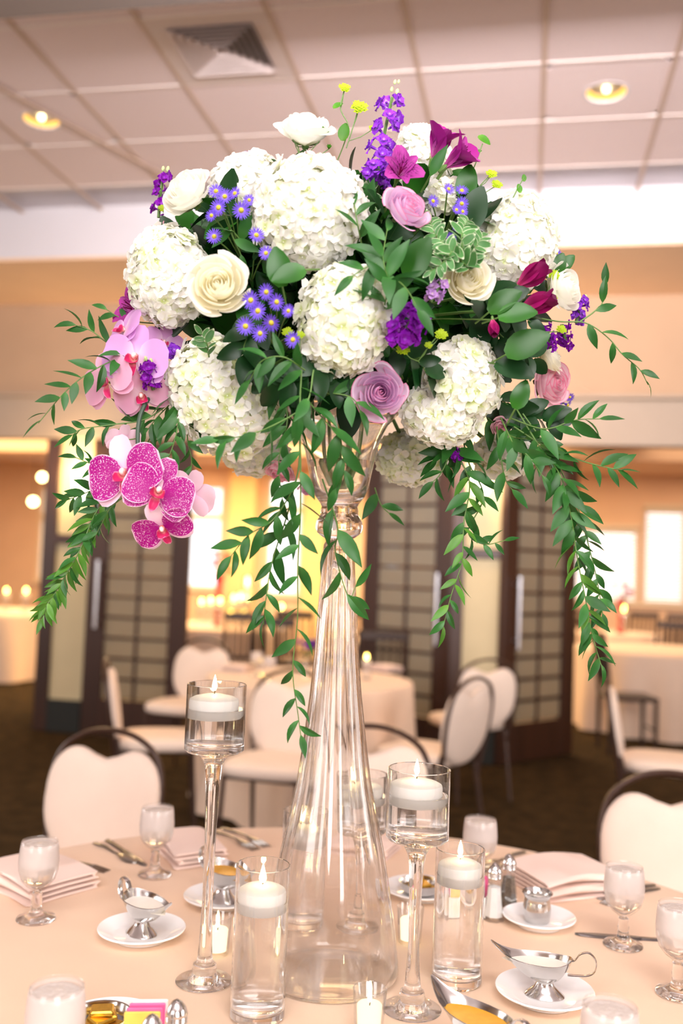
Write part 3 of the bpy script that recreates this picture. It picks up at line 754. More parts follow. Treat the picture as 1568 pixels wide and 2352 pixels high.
# gravy boats
def boat_parts():
    m = MB(); nt_, na = 9, 40
    def ring(t, inset=0.0, zoff=0.0):
        row = []
        for i in range(na):
            a = 2 * PI * i / na; c, s_ = math.cos(a), math.sin(a)
            q = t ** 0.62
            Lf = 0.018 + 0.070 * q + 0.022 * t ** 3; Lb = 0.018 + 0.036 * q; W = 0.015 + 0.025 * q
            x = (Lf if c > 0 else Lb) * c; wd = W * (1 - 0.62 * max(0, c) ** 2.2 * min(1, t * 1.2))
            z = 0.030 + 0.040 * t + (0.024 * max(0, c) ** 4 * t ** 2) + 0.008 * max(0, -c) ** 3 * t ** 2
            k = 1 - inset / max(0.02, math.hypot(x, wd))
            row.append((x * k, wd * s_ * k, z + zoff))
        return row
    rows = [ring(k / nt_) for k in range(nt_ + 1)] + [ring(1, 0.0018, 0.0006)] + [ring(k / nt_, 0.0022) for k in range(nt_, -1, -1)]
    v = [p for r in rows for p in r]; f = []
    for k in range(len(rows) - 1):
        for i in range(na):
            j = (i + 1) % na; f.append((k * na + i, k * na + j, k * na + na + j, k * na + na + i))
    n = len(rows)
    f.append(tuple(range(na - 1, -1, -1))); f.append(tuple((n - 1) * na + i for i in range(na)))
    m.add(v, f); body = m
    foot = MB().lathe([(0, 0.0), (0.034, 0.0), (0.0355, 0.002), (0.034, 0.004), (0.027, 0.010), (0.018, 0.019), (0.0145, 0.026), (0.016, 0.031), (0, 0.031)], 36, sx=1.12, sy=0.86)
    hp = smooth_path([(-0.050, 0, 0.074), (-0.058, 0, 0.077), (-0.068, 0, 0.090), (-0.085, 0, 0.094), (-0.098, 0, 0.080), (-0.096, 0, 0.060), (-0.082, 0, 0.050), (-0.060, 0, 0.047), (-0.044, 0, 0.046)], 26)
    hd = MB().tube(hp, 0.0014, 8, flat=4.2, flatdir=(0, 1, 0))
    c = MB(); q = 0.80; row = ring(q, 0.0026); zc = 0.030 + 0.040 * 0.80
    vs = [(0, 0, zc)] + [(x * 0.985, y * 0.985, zc) for x, y, z in row]
    c.add(vs, [(0, 1 + i, 1 + (i + 1) % na) for i in range(na)])
    return body, foot, hd, c
bd, ft, hd, ct = boat_parts()
bd, ft, hd = bd.mesh('boat_bowl', M_SILVER), ft.mesh('boat_foot', M_SILVER), hd.mesh('handle', M_SILVER)
ct_w, ct_y = ct.mesh('dressing', M_CREAMSAUCE), ct.mesh('dressing', M_GOLDSAUCE)
def gravy_boat(p, ang, label, cream, sc=1.0):
    t = thing('gravy_boat', label, 'gravy boat', T(p) @ Rz(math.radians(ang)) @ S(sc), 'steel gravy boats')
    put('boat_bowl', bd, t); put('boat_foot', ft, t); put('handle', hd, t)
    put('dressing', ct_w if cream else ct_y, t)['label'] = 'pale creamy dressing' if cream else 'golden yellow dressing'
p = plate(325, 2142, 'white saucer under the left gravy boat of cream dressing'); gravy_boat(p, -38, 'steel gravy boat of white dressing on the left saucer, handle raised at the back', True, 0.86)
p = plate(512, 2066, 'white saucer behind the stem of the tallest candle holder'); gravy_boat(p, -40, 'steel gravy boat of golden dressing behind the tallest candle holder', False, 0.92)
p = plate(1250, 2284, 'white saucer under the right gravy boat, lower right'); gravy_boat(p, 176, 'steel gravy boat of white dressing on the right, spout towards the vase', True, 0.80)
p = on_z(1085, 2440, TZ + 0.0065); pl = put('saucer_plate', plate_a, None, T((p.x + 0.01, p.y, TZ))); tag(pl, 'white saucer below the lower frame edge under the near gravy boat', 'plate', 'white saucer plates')
gravy_boat(Vector((p.x + 0.01, p.y, TZ + 0.0065)), 140, 'steel gravy boat of golden dressing at the bottom edge, spout pointing to the vase', False, 0.9)

# creamer on its saucer, butter dish, packets
p = plate(1237, 2114, 'white saucer carrying the small steel creamer jug', plate_mesh(0.070))
t = thing('creamer_jug', 'small round steel creamer jug on the saucer at the right', 'jug', T(p + Vector((-0.004, 0.0, 0))))
MB().lathe([(0, 0), (0.021, 0), (0.024, 0.003), (0.0265, 0.014), (0.027, 0.026), (0.0245, 0.038), (0.0235, 0.044), (0.027, 0.051), (0.030, 0.0545), (0.029, 0.0555), (0.0255, 0.051), (0.0222, 0.044), (0.0232, 0.038), (0.0255, 0.026), (0.024, 0.012), (0, 0.006)], 40).build('jug_body', M_SILVER, t)
MB().lathe([(0, 0.040), (0.0226, 0.040)], 32).build('cream', M_CREAMSAUCE, t)
MB().tube(smooth_path([(0.010, 0.028, 0.050), (0.014, 0.040, 0.052), (0.016, 0.046, 0.040), (0.013, 0.040, 0.022), (0.010, 0.026, 0.016)], 16), 0.0014, 8, flat=2.5, flatdir=(0.9, -0.3, 0)).build('handle', M_SILVER, t)
pkt = lambda w, h, d: MB().bbox(-w / 2, w / 2, -d / 2, d / 2, 0, h, 0.0012)
def packet(loc, ang, tilt, mat, label, w=0.05, h=0.062):
    o = pkt(w, h, 0.004).build('sugar_packet', mat, None, T(loc) @ Rz(math.radians(ang)) @ Rx(math.radians(tilt)), False); tag(o, label, 'packet', 'paper sweetener packets')
p = plate(965, 2048, 'white saucer behind the right stemmed holder, carrying the steel butter dish')
def butter_dish(p, label, sc=1.0, grp='steel dishes of wrapped butter'):
    t = thing('butter_dish', label, 'dish', T(p) @ S(sc), grp)
    MB().lathe([(0, 0), (0.032, 0), (0.040, 0.006), (0.043, 0.022), (0.0445, 0.023), (0.042, 0.0225), (0.038, 0.008), (0, 0.003)], 40).build('dish_bowl', M_SILVER, t)
    return t
butter_dish(p, 'steel dish of gold-wrapped butter pats behind the right stemmed holder')
pm_ = MB().bbox(-0.016, 0.016, -0.012, 0.012, 0, 0.008, 0.002).mesh('butter_pat', M_GOLDFOIL, False)
for k, (x, y, z, a, g_) in enumerate([(-0.012, -0.010, 0.004, 20, 0), (0.018, 0.004, 0.004, 70, 0), (-0.008, 0.014, 0.0042, 140, 0), (0.004, -0.004, 0.0135, 40, 8), (-0.006, 0.006, 0.0225, 100, -6)]):
    o = put('butter_pat', pm_, None, T(p + Vector((x, y, z))) @ Rz(math.radians(a)) @ Rx(math.radians(g_))); tag(o, ('left bottom', 'right bottom', 'rear bottom', 'middle-layer', 'topmost')[k] + ' gold-wrapped butter pat in the far steel dish', 'butter', 'butter pats in the far dish')
p2 = on_z(232, 2375, TZ); pl = put('saucer_plate', plate_a, None, T((p2.x + 0.012, p2.y, TZ))); tag(pl, 'white saucer at the bottom edge left, under the near butter dish', 'plate', 'white saucer plates')
p = Vector((p2.x + 0.0, p2.y - 0.004, TZ + 0.0067)); butter_dish(p, 'steel dish of gold butter pats at the bottom edge left', 1.0)
for k, (x, y, z, a, g_) in enumerate([(-0.012, -0.010, 0.004, 30, 0), (0.016, 0.0, 0.004, 80, 0), (-0.010, 0.016, 0.0042, 10, 0), (0.002, -0.004, 0.0135, 60, 7), (0.006, 0.012, 0.0130, 120, -6), (0.0, 0.004, 0.0225, 20, 5)]):
    o = put('butter_pat', pm_, None, T(p + Vector((x, y, z))) @ Rz(math.radians(a)) @ Rx(math.radians(g_))); tag(o, ('left bottom', 'right bottom', 'rear bottom', 'left upper', 'right upper', 'topmost')[k] + ' gold-wrapped butter pat in the near steel dish at the lower edge', 'butter', 'butter pats in the near dish')
p = on_z(330, 2440, TZ)
cad = thing('packet_caddy', 'small white caddy of sweetener packets at the bottom edge left', 'caddy', T(p) @ Rz(0.3))
m = MB()
for x0, x1, y0, y1 in ((-0.03, 0.03, -0.02, -0.017), (-0.03, 0.03, 0.017, 0.02), (-0.03, -0.027, -0.017, 0.017), (0.027, 0.03, -0.017, 0.017)): m.bbox(x0, x1, y0, y1, 0, 0.04, 0.001)
m.bbox(-0.03, 0.03, -0.02, 0.02, 0, 0.003, 0.001); m.build('caddy_box', M_CHINA, cad, None, False)
for k, (y, mt, lb, tz_) in enumerate([(-0.011, M_YELPKT, 'yellow sweetener packet in the near caddy', -4), (-0.004, M_PINKPKT, 'pink sweetener packet in the near caddy', 0), (0.004, M_PINKPKT, 'second pink sweetener packet in the near caddy, behind the first', 3), (0.011, M_WHPKT, 'white sugar packet at the back of the near caddy', 6)]):
    packet(p + Rz(0.3) @ Vector((0.003 * (k - 1.5), y, 0.004)), 17, tz_, mt, lb, 0.048, 0.066 + 0.004 * k)
p = on_z(1085, 2098, TZ)
cad2 = copy_tree(cad, T(p) @ Rz(-0.2), 'small white caddy of packets behind the right candle cylinder')
for k, (y, mt, lb) in enumerate([(-0.011, M_YELPKT, 'yellow sweetener packet seen through the right candle cylinder'), (-0.003, M_WHPKT, 'white sugar packet behind the right candle cylinder'), (0.006, M_PINKPKT, 'pink sweetener packet beside the salt shaker')]):
    packet(p + Rz(-0.2) @ Vector((0.006 * (k - 1), y, 0.004)), -11, 3 * k, mt, lb, 0.048, 0.062 + 0.006 * k)

# salt and pepper
sh_glass = MB().lathe([(0, 0), (0.0195, 0), (0.021, 0.002), (0.0205, 0.006), (0.0165, 0.045), (0.0135, 0.078), (0.0125, 0.080), (0.0125, 0.079), (0.015, 0.045), (0.019, 0.008), (0, 0.006)], 8, ang=PI / 8).mesh('glass_body', M_TGLASS, False)
sh_cap = MB().lathe([(0.0142, 0.078), (0.0145, 0.080), (0.0138, 0.0815), (0.0145, 0.083), (0.0138, 0.0845), (0.0145, 0.086), (0.0138, 0.0875), (0.0145, 0.089), (0.0138, 0.092), (0.0115, 0.098), (0.0065, 0.105), (0.002, 0.108), (0, 0.1083)], 28).mesh('cap', M_SILVER)
def shaker(p, label, fill, sc=1.0, h=0.066):
    t = thing('salt_shaker' if fill is M_SALT else 'pepper_shaker', label, 'shaker', T((p.x, p.y, TZ)) @ S(sc), 'glass shakers with steel caps')
    put('glass_body', sh_glass, t); put('cap', sh_cap, t)
    k = h / 0.066
    MB().lathe([(0, 0.0063), (0.0182, 0.0083), (0.0142 + 0.004 * (1 - k), 0.045 * k), (0.0124 + 0.0035 * (1 - k), h - 0.004), (0, h)], 8, ang=PI / 8).build('filling', fill, t, None, False)
shaker(on_z(1133, 2112, TZ), 'salt shaker beside the right candle cylinder', M_SALT, 1.02)
shaker(on_z(1166, 2088, TZ), 'pepper shaker behind the salt shaker on the right', M_PEPPER, 1.02)
shaker(on_z(407, 2300, TZ + 0.105), 'salt shaker at the bottom edge left, the taller-looking of the two there', M_SALT)
shaker(on_z(350, 2334, TZ + 0.105), 'shaker at the bottom edge left, right in front of the packets', M_SALT)

# napkins
def napkin(px, py, ang, label, w=0.20, d=0.13, n=4, seed=0):
    p = on_z(px, py, TZ); rs = random.Random(seed)
    m = MB(); th = 0.0095
    # one long strip of cloth folded to and fro: a serpentine section swept across the width
    sec = []
    for k in range(n):
        z = 0.0008 + k * th; inset = 0.004 * (k % 2) + rs.random() * 0.006
        xs = [(-w / 2 + inset, z), (w / 2 - inset - 0.008, z)]
        if k % 2: xs = xs[::-1]
        sec += [(xs[0][0], z), ((xs[0][0] + xs[1][0]) / 2, z + 0.0012), (xs[1][0], z)]
        if k < n - 1:
            s_ = 1 if k % 2 == 0 else -1
            for q in (0.25, 0.5, 0.75): sec.append((xs[1][0] + s_ * 0.005 * math.sin(PI * q), z + th * q))
    half = 0.0017; rows = []
    nx = 8
    up_ = []; dn = []
    for i, (x, z) in enumerate(sec):
        a = sec[max(0, i - 1)]; b = sec[min(len(sec) - 1, i + 1)]; tx, tz_ = b[0] - a[0], b[1] - a[1]; l = math.hypot(tx, tz_) or 1
        up_.append((x - tz_ / l * half, z + tx / l * half)); dn.append((x + tz_ / l * half, z - tx / l * half))
    loop = up_ + dn[::-1]; zmin = min(z for x, z in loop); loop = [(x, z - zmin + 0.0004) for x, z in loop]; L = len(loop)
    v = []; f = []
    for k in range(nx + 1):
        y = -d / 2 + d * k / nx
        bulge = 1 + 0.25 * math.sin(PI * k / nx)
        for x, z in loop: v.append((x + y * 0.12 * math.sin(z * 300), y + z * 0.12, z * bulge))
    for k in range(nx):
        for i in range(L): j = (i + 1) % L; f.append((k * L + i, k * L + j, k * L + L + j, k * L + L + i))
    f.append(tuple(range(L - 1, -1, -1))); f.append(tuple(nx * L + i for i in range(L)))
    m.add(v, f)
    o = m.build('napkin', M_NAPKIN, None, T((p.x, p.y, TZ)) @ Rz(math.radians(ang))); tag(o, label, 'napkin', 'folded blush napkins')
napkin(85, 2030, 62, 'folded blush napkin at the left, behind the water goblet', 0.17, 0.21, 4, 1)
napkin(432, 1962, 40, 'folded blush napkin left of the tallest candle holder', 0.13, 0.20, 4, 2)
napkin(1296, 2036, 122, 'folded blush napkin at the right with a raised corner', 0.17, 0.20, 5, 3)
napkin(838, 1952, 80, 'folded blush napkin behind the vase and the shortest holder', 0.13, 0.15, 3, 4)

# cutlery
def outline(pts, th, zf=None):
    # a flat blank from (x, half width) stations, domed a little
    m = MB(); v = []; f = []; n = len(pts)
    for x, hw in pts:
        z = zf(x) if zf else 0
        v += [(x, -hw, z), (x, -hw * 0.5, z + th), (x, hw * 0.5, z + th), (x, hw, z), (x, 0, z - 0.0002)]
    for k in range(n - 1):
        for i in range(5): j = (i + 1) % 5; f.append((k * 5 + i, k * 5 + 5 + i, k * 5 + 5 + j, k * 5 + j))
    f.append((0, 1, 2, 3, 4)); f.append(tuple((n - 1) * 5 + i for i in (4, 3, 2, 1, 0)))
    return m.add(v, f)
hnd = [(0.0, 0.004), (0.004, 0.0085), (0.02, 0.0095), (0.05, 0.0065), (0.09, 0.0038), (0.11, 0.0042)]
kn = outline([(0, 0.004), (0.004, 0.009), (0.03, 0.0085), (0.10, 0.0075), (0.104, 0.009), (0.12, 0.011), (0.19, 0.011), (0.215, 0.007), (0.225, 0.001)], 0.0032).mesh('table_knife', M_CUTLERY)
spn = outline(hnd + [(0.13, 0.010), (0.145, 0.0165), (0.16, 0.0185), (0.175, 0.0165), (0.188, 0.008), (0.191, 0.001)], 0.0022, lambda x: 0.004 * math.sin(min(1, x / 0.19) * PI * 2) ** 2).mesh('spoon', M_CUTLERY)
fk = outline(hnd + [(0.125, 0.009), (0.14, 0.0125), (0.152, 0.0125)], 0.0022, lambda x: 0.006 * math.sin(min(1, x / 0.2) * PI))
for k in range(4):
    yc = -0.0098 + k * 0.00653; q = outline([(0.151, 0.0022), (0.17, 0.0018), (0.19, 0.0014), (0.197, 0.0004)], 0.002, lambda x: 0.006 * math.sin(min(1, x / 0.2) * PI)); fk.add([(x, y + yc, z) for x, y, z in q.v], q.f)
fkm = fk.mesh('fork', M_CUTLERY)
def cutlery(me, nm, a, b, label, lift=0.0004):
    p = on_z(a[0], a[1], TZ); q = on_z(b[0], b[1], TZ); d_ = q - p
    o = put(nm, me, None, T((p.x, p.y, TZ + lift)) @ Rz(math.atan2(d_.y, d_.x))); tag(o, label, 'cutlery', 'steel cutlery laid on the cloth')
cutlery(kn, 'table_knife', (246, 1930), (330, 1986), 'table knife lying before the left banquet chair')
cutlery(spn, 'spoon', (217, 1936), (282, 1968), 'teaspoon lying left of the table knife', 0.0003)
cutlery(fkm, 'fork', (88, 1968), (196, 1992), 'fork behind the left napkin, tines to the right', 0.0004)
cutlery(fkm, 'fork', (488, 1908), (572, 1946), 'outer fork left of the vase behind the tallest holder')
cutlery(fkm, 'fork', (510, 1902), (590, 1936), 'inner fork left of the vase, beside the outer fork')
cutlery(kn, 'table_knife', (1240, 1962), (1120, 2000), 'table knife at the far right edge, behind the shakers')
cutlery(spn, 'spoon', (1205, 1956), (1110, 1990), 'spoon at the far right edge beside the knife')
cutlery(fkm, 'fork', (1512, 2040), (1400, 2075), 'fork partly hidden by the right water goblet')
cutlery(spn, 'spoon', (1502, 2032), (1396, 2060), 'spoon beside the fork behind the right water goblet')
cutlery(kn, 'table_knife', (1600, 2166), (1486, 2158), 'knife whose tip shows at the right behind the cut-off goblet')
cutlery(spn, 'spoon', (-212, 2058), (22, 2106), 'spoon at the left edge, only its bowl showing')
# ---------------------------------------------------------------- chairs and further tables
M_CHAIRCLOTH = pmat('ivory_upholstery', (240, 220, 204), 0.75, spec=0.25, noise=0.03, nscale=12, bump=0.1, bscale=700)
M_FRAME = pmat('dark_brown_frame', (66, 44, 34), 0.38, metal=0.2, noise=0.1)
M_DARKWOOD = pmat('dark_chair_wood', (52, 34, 26), 0.4, noise=0.25, nscale=20, stretch=(1, 1, 0.2))
M_SCREW = pmat('chair_bolt', (210, 205, 196), 0.3, metal=1.0)
def pad_outline(n=48):
    out = []
    for i in range(n):
        a = 2 * PI * i / n; c, s_ = math.cos(a), math.sin(a)
        ex_ = 0.66 if s_ > 0 else 0.80; x = 0.214 * math.copysign(abs(c) ** ex_, c); z = 0.212 * math.copysign(abs(s_) ** ex_, s_)
        if s_ < 0: x *= 1 - 0.20 * (-s_) ** 1.5
        if s_ > 0: x *= 1 - 0.16 * s_ ** 2
        if s_ > 0.5: z -= 0.064 * math.exp(-(x / 0.090) ** 2)
        out.append((x, z))
    return out
def loop_pad(out, stations):
    m = MB(); n = len(out); v = []; f = []
    for sc_, y in stations: v += [(x * sc_, y, z * sc_) for x, z in out]
    for k in range(len(stations) - 1):
        for i in range(n): j = (i + 1) % n; f.append((k * n + i, k * n + j, k * n + n + j, k * n + n + i))
    b = len(v); v += [(0, stations[0][1] - 0.002, 0), (0, stations[-1][1] + 0.002, 0)]; e = (len(stations) - 1) * n
    for i in range(n): j = (i + 1) % n; f.append((b, j, i)); f.append((b + 1, e + i, e + j))
    return m.add(v, f)
TILT = Rx(math.radians(-9))
pad = loop_pad(pad_outline(), [(0.55, -0.030), (0.85, -0.026), (0.96, -0.018), (1.0, -0.006), (1.0, 0.006), (0.96, 0.016), (0.85, 0.022), (0.5, 0.025)])
pad_me = pad.mesh('backrest', M_CHAIRCLOTH)
def arch():
    pts = [(-0.175, 0.010, -0.28), (-0.185, 0.010, -0.20), (-0.203, 0.010, -0.08), (-0.212, 0.010, 0.02), (-0.203, 0.010, 0.11), (-0.170, 0.010, 0.180), (-0.092, 0.010, 0.228), (0, 0.010, 0.243)]
    pts += [(-x, y, z) for x, y, z in pts[-2::-1]]
    return smooth_path(pts, 48)
arch_me = MB().tube(arch(), 0.0125, 8, flat=0.8).mesh('back_frame', M_FRAME)
seat_out = []
for i in range(40):
    a = 2 * PI * i / 40; c, s_ = math.cos(a), math.sin(a)
    seat_out.append((0.215 * math.copysign(abs(c) ** 0.55, c) * (1 - 0.06 * max(0, s_)), 0.215 * math.copysign(abs(s_) ** 0.55, s_)))
seat = loop_pad(seat_out, [(0.90, 0.0), (0.97, 0.008), (1.0, 0.022), (1.0, 0.042), (0.97, 0.056), (0.88, 0.066), (0.5, 0.072)])
seat.v = [(x, z, y + 0.425) for x, y, z in seat.v]; seat.f = [f[::-1] for f in seat.f]
seat_me = seat.mesh('seat', M_CHAIRCLOTH)
def leg_me(x, y, dx, dy): return MB().tube([(x, y, 0.43), (x + dx * 0.4, y + dy * 0.4, 0.25), (x + dx, y + dy, 0.0)], [0.0125, 0.012, 0.010], 8).mesh('leg', M_FRAME)
legs_me = [leg_me(-0.18, -0.17, -0.015, -0.03), leg_me(0.18, -0.17, 0.015, -0.03), leg_me(-0.172, 0.205, -0.012, 0.07), leg_me(0.172, 0.205, 0.012, 0.07)]
rail = MB()
for x in (-0.18, 0.18): rail.tube([(x, -0.18, 0.422), (x * 0.96, 0.215, 0.43)], 0.011, 8)
rail.tube([(-0.18, -0.17, 0.422), (0.18, -0.17, 0.422)], 0.010, 8)
for x in (-0.174, 0.174): rail.tube([(x, 0.205, 0.43), (x, 0.215, 0.47), (x * 1.005, 0.222, 0.50)], 0.0125, 8)
rail_me = rail.mesh('seat_frame', M_FRAME)
CH_G = 'ivory banquet chairs with round cut-out backs'
def ground(px, D): p = at(px, 1400, D); return Vector((p.x, p.y, 0))
def banquet_chair(pos, ang, label, sc=1.0):
    t = thing('banquet_chair', label, 'chair', T(pos) @ Rz(math.radians(ang)) @ S(sc), CH_G)
    put('seat', seat_me, t); put('backrest', pad_me, t, T((0, 0.250, 0.645)) @ TILT); put('back_frame', arch_me, t, T((0, 0.253, 0.645)) @ TILT)
    put('seat_frame', rail_me, t)
    for m in legs_me: put('leg', m, t)
    return t
# angle 0 faces the camera side (-Y)
def chair_at(px, D, ang, label, sc=1.0): return banquet_chair(ground(px, D), ang, label, sc)
chair_at(160, 2.92, -6, 'ivory banquet chair drawn up at the far left edge of the near table', 0.97)
chair_at(858, 3.02, 8, 'ivory banquet chair at the far side of the near table, behind the vase', 1.0)
chair_at(1625, 2.56, 10, 'ivory banquet chair at the right edge of the picture by the near table', 0.97)
chair_at(640, 4.65, -4, 'ivory banquet chair facing the camera between the near table and the second round table')
chair_at(380, 5.2, 112, 'ivory banquet chair seen from the side at the left of the second round table')
chair_at(430, 6.4, -8, 'ivory banquet chair facing us in front of the left door leaf, behind the side-on chair')
chair_at(985, 5.1, -118, 'ivory banquet chair turned away at the right of the second round table')
chair_at(1078, 6.25, -150, 'ivory banquet chair half hidden behind the turned-away chair, by the right cream pillar')
chair_at(1530, 5.1, -275, 'ivory banquet chair seen edge-on near the right edge, before the right opening')

def wood_chair(pos, ang, label):
    t = thing('wooden_chair', label, 'chair', T(pos) @ Rz(math.radians(ang)), 'dark wooden slat-back chairs in the further room')
    MB().bbox(-0.20, 0.20, -0.20, 0.20, 0.43, 0.465, 0.012).build('seat', M_DARKWOOD, t, None, False)
    for x in (-0.18, 0.18):
        MB().tube([(x, -0.18, 0.43), (x, -0.18, 0)], [0.019, 0.015], 8).build('leg', M_DARKWOOD, t)
        MB().tube([(x, 0.19, 0.0), (x, 0.185, 0.45), (x * 0.98, 0.22, 0.75), (x * 0.95, 0.255, 0.97)], [0.015, 0.019, 0.017, 0.015], 8).build('rear_post', M_DARKWOOD, t)
    MB().bbox(-0.19, 0.19, 0.235, 0.262, 0.90, 0.97, 0.008).build('top_rail', M_DARKWOOD, t, None, False)
    MB().bbox(-0.17, 0.17, 0.188, 0.208, 0.53, 0.57, 0.006).build('lower_rail', M_DARKWOOD, t, None, False)
    sm = MB().tube([(0, 0.198, 0.56), (0, 0.222, 0.75), (0, 0.248, 0.91)], 0.010, 6).mesh('spindle', M_DARKWOOD)
    for x in (-0.11, -0.055, 0.0, 0.055, 0.11): put('spindle', sm, t, T((x, 0, 0)))
    MB().tube([(-0.18, -0.18, 0.2), (0.18, -0.18, 0.2)], 0.010, 6).build('stretcher', M_DARKWOOD, t)
    return t
wc = [(1445, 7.9, 100, 'dark wooden chair by the right opening, its slat back nearest the door leaf'),
      (1345, 10.7, 150, 'dark wooden chair low behind the right door leaf'),
      (1540, 10.4, 180, 'dark wooden chair turned to the far right table'),
      (1350, 12.9, 170, 'dark wooden chair beneath the right blinds, left of the pink vase'),
      (1470, 12.8, 185, 'dark wooden chair beneath the right blinds, right of the pink vase'),
      (1562, 12.7, 175, 'dark wooden chair furthest right beneath the blinds'),
      (868, 7.2, 200, 'dark wooden chair seen just left of the folded door leaf'),
      (845, 10.2, 160, 'dark wooden chair deep in the middle opening right of the vase'),
      (905, 11.8, 170, 'dark wooden chair at the far window behind the vase'),
      (640, 8.3, 185, 'dark wooden chair in the middle opening left of the vase'),
      (560, 9.0, 200, 'dark wooden chair beside the far candle table, left of the vase'),
      (690, 9.6, 180, 'dark wooden chair behind the hanging vine in the middle opening')]
for px, D, ang, lb in wc: wood_chair(ground(px, D), ang, lb)

# further tables
def tb(px, py, R, label, clabel, seed, D=None):
    p = on_z(px, py, TZ) if D is None else ground(px, D); p = Vector((p.x, p.y, 0))
    round_table(label, clabel, p, R, seed, M_FARCLOTH, None, None, 0.73, 0.055, 11); return p
pA = tb(712, 1557, 0.615, 'second round table under a long gathered cloth in the middle of the room', 'long gathered cloth on the second round table behind the vase', 11)
pL = tb(-30, 1402, 0.85, 'round table in the far left opening under a pale cloth', 'pale cloth on the far left table', 12)
pM = tb(505, 1437, 0.72, 'round table with many candles seen through the middle opening', 'peach cloth on the candle-lit table in the middle opening', 13)
pM2 = tb(860, 1470, 0.5, 'small round table through the middle opening, right of the vase', 'peach cloth on the small table left of the folded door leaf', 14)
pR = tb(1520, 1492, 0.80, 'round table at the right opening', 'draped cloth on the table in the right opening', 15)
pR2 = tb(1400, 1453, 0.60, 'round table under the right blinds', 'peach cloth on the table under the blinds with the pink vase', 16)

M_FARFLAME = emit('far_flame', (255, 206, 96), 22.0)
far_glass = MB().lathe([(0, 0), (0.036, 0), (0.038, 0.004), (0.038, 0.20), (0.036, 0.20), (0.036, 0.006), (0, 0.006)], 20).mesh('glass_wall', M_TGLASS)
far_wax = MB().lathe([(0, 0.12), (0.030, 0.12), (0.032, 0.14), (0.026, 0.155), (0, 0.157)], 16).mesh('wax', M_WAX)
far_fl = MB().ball((0, 0, 0.176), 0.011, 0.011, 0.019).mesh('flame', M_FARFLAME)
def far_candle(px, py, base, R, label, group, sc=1.0):
    # the flame is seen at the pixel; the glass stands on the given table
    D = depth_of(base); p = at(px, py, D + random.Random(px).uniform(-0.12, 0.12))
    dx, dy = p.x - base.x, p.y - base.y; l = math.hypot(dx, dy)
    if l > R * 0.9: p = Vector((base.x + dx / l * R * 0.9, base.y + dy / l * R * 0.9, p.z))
    hh = max(0.06, (p.z - TZ)) / 0.176
    t = thing('candle_glass', label, 'candle', T((p.x, p.y, TZ)) @ S(min(1.3, max(0.7, hh)), None, hh), group)
    put('glass_wall', far_glass, t); put('wax', far_wax, t); put('flame', far_fl, t)
for k, (px, py) in enumerate([(15, 1356), (60, 1356)]): far_candle(px, py, pL, 0.85, 'candle glass burning on the far left table, %s of the pair' % ('left', 'right')[k], 'candles on the far left table')
CW_ = ['leftmost of the front row', 'second in the front row', 'third in the front row', 'fourth in the front row', 'fifth in the front row', 'last of the front row', 'left of the two taller ones behind', 'right of the two taller ones behind', 'low one in front at the left', 'low one in front at the right']
for k, (px, py) in enumerate([(463, 1381), (484, 1379), (505, 1379), (537, 1373), (552, 1370), (567, 1369), (568, 1336), (608, 1338), (530, 1406), (560, 1402)]):
    far_candle(px, py, pM, 0.72, 'blurred candle on the candle-lit table, ' + CW_[k], 'candles on the table in the middle opening')
far_candle(695, 1395, pM, 0.72, 'candle flame behind the hanging vine in the middle opening', 'candles on the table in the middle opening')
far_candle(1432, 1397, pR2, 0.60, 'single candle glowing on the table under the right blinds', None)
far_candle(598, 1512, pA, 0.6, 'small candle glass on the second round table', None, 0.8)
far_candle(842, 1508, pA, 0.6, 'small candle glass on the second round table, right of the vase', None, 0.8)
for k, px in enumerate((590, 620)):
    p = at(px, 1500, 5.75 - 0.25 * k); t = thing('water_goblet', 'blurred water goblet on the second round table, %s of the two' % ('left', 'right')[k], 'glass', T((p.x, p.y, TZ)), 'goblets on the second round table')
    put('foot', gob_foot, t); put('bowl', gob_bowl, t); put('ice', gob_ice, t)
for k, (px, py) in enumerate([(545, 1540), (880, 1540)]): 
    p = on_z(px, py, TZ); o = put('napkin', bpy.data.objects['napkin'].data, None, T((p.x, p.y, TZ)) @ Rz(k)); tag(o, 'folded napkin on the second round table, %s of the vase' % ('left', 'right')[k], 'napkin', 'napkins on the second round table')

M_RED = petal_mat('red_bloom', (196, 44, 62), tl=0.2)
M_PURP = petal_mat('violet_bloom', (124, 60, 170), tl=0.2)
bl = MB()
for k in range(9): bl.petal(0.05, 0.045, 0.2 + 0.1 * (k % 3), 0.9, 0.3, nu=1, nv=3, M=Rz(k * 2.4))
bl_r = bl.mesh('bloom', M_RED); bl_p = bl.mesh('bloom', M_PURP)
M_LEAFDK = pmat('far_leaf', (60, 96, 50), 0.5)
def far_flowers(base, px, py, label, me, n=10, h=0.45, seed=1, red_glass=True):
    rs = random.Random(seed); D = depth_of(base); p = at(px, py, D); p = Vector((p.x, p.y, TZ))
    t = thing('flower_vase', label, 'flower vase', T(p))
    MB().lathe([(0, 0), (0.05, 0), (0.05, 0.01), (0.022, 0.06), (0.025, h * 0.5), (0.045, h * 0.75), (0.043, h * 0.75), (0.02, h * 0.5), (0.015, 0.07), (0, 0.02)], 20).build('vase_body', M_RED if red_glass else M_TGLASS, t)
    for k in range(n):
        q = Vector((rs.uniform(-0.11, 0.11), rs.uniform(-0.11, 0.11), h * rs.uniform(0.75, 1.05)))
        MB().tube([(0, 0, h * 0.6), q], 0.003, 5).build('stem', M_LEAFDK, t)
        put('bloom', me, t, T(q) @ Rx(rs.uniform(-0.7, 0.7)) @ Ry(rs.uniform(-0.7, 0.7)))
far_flowers(pM, 500, 1400, 'red vase of blooms on the candle-lit table in the middle opening', bl_r, 12, 0.72, 3)
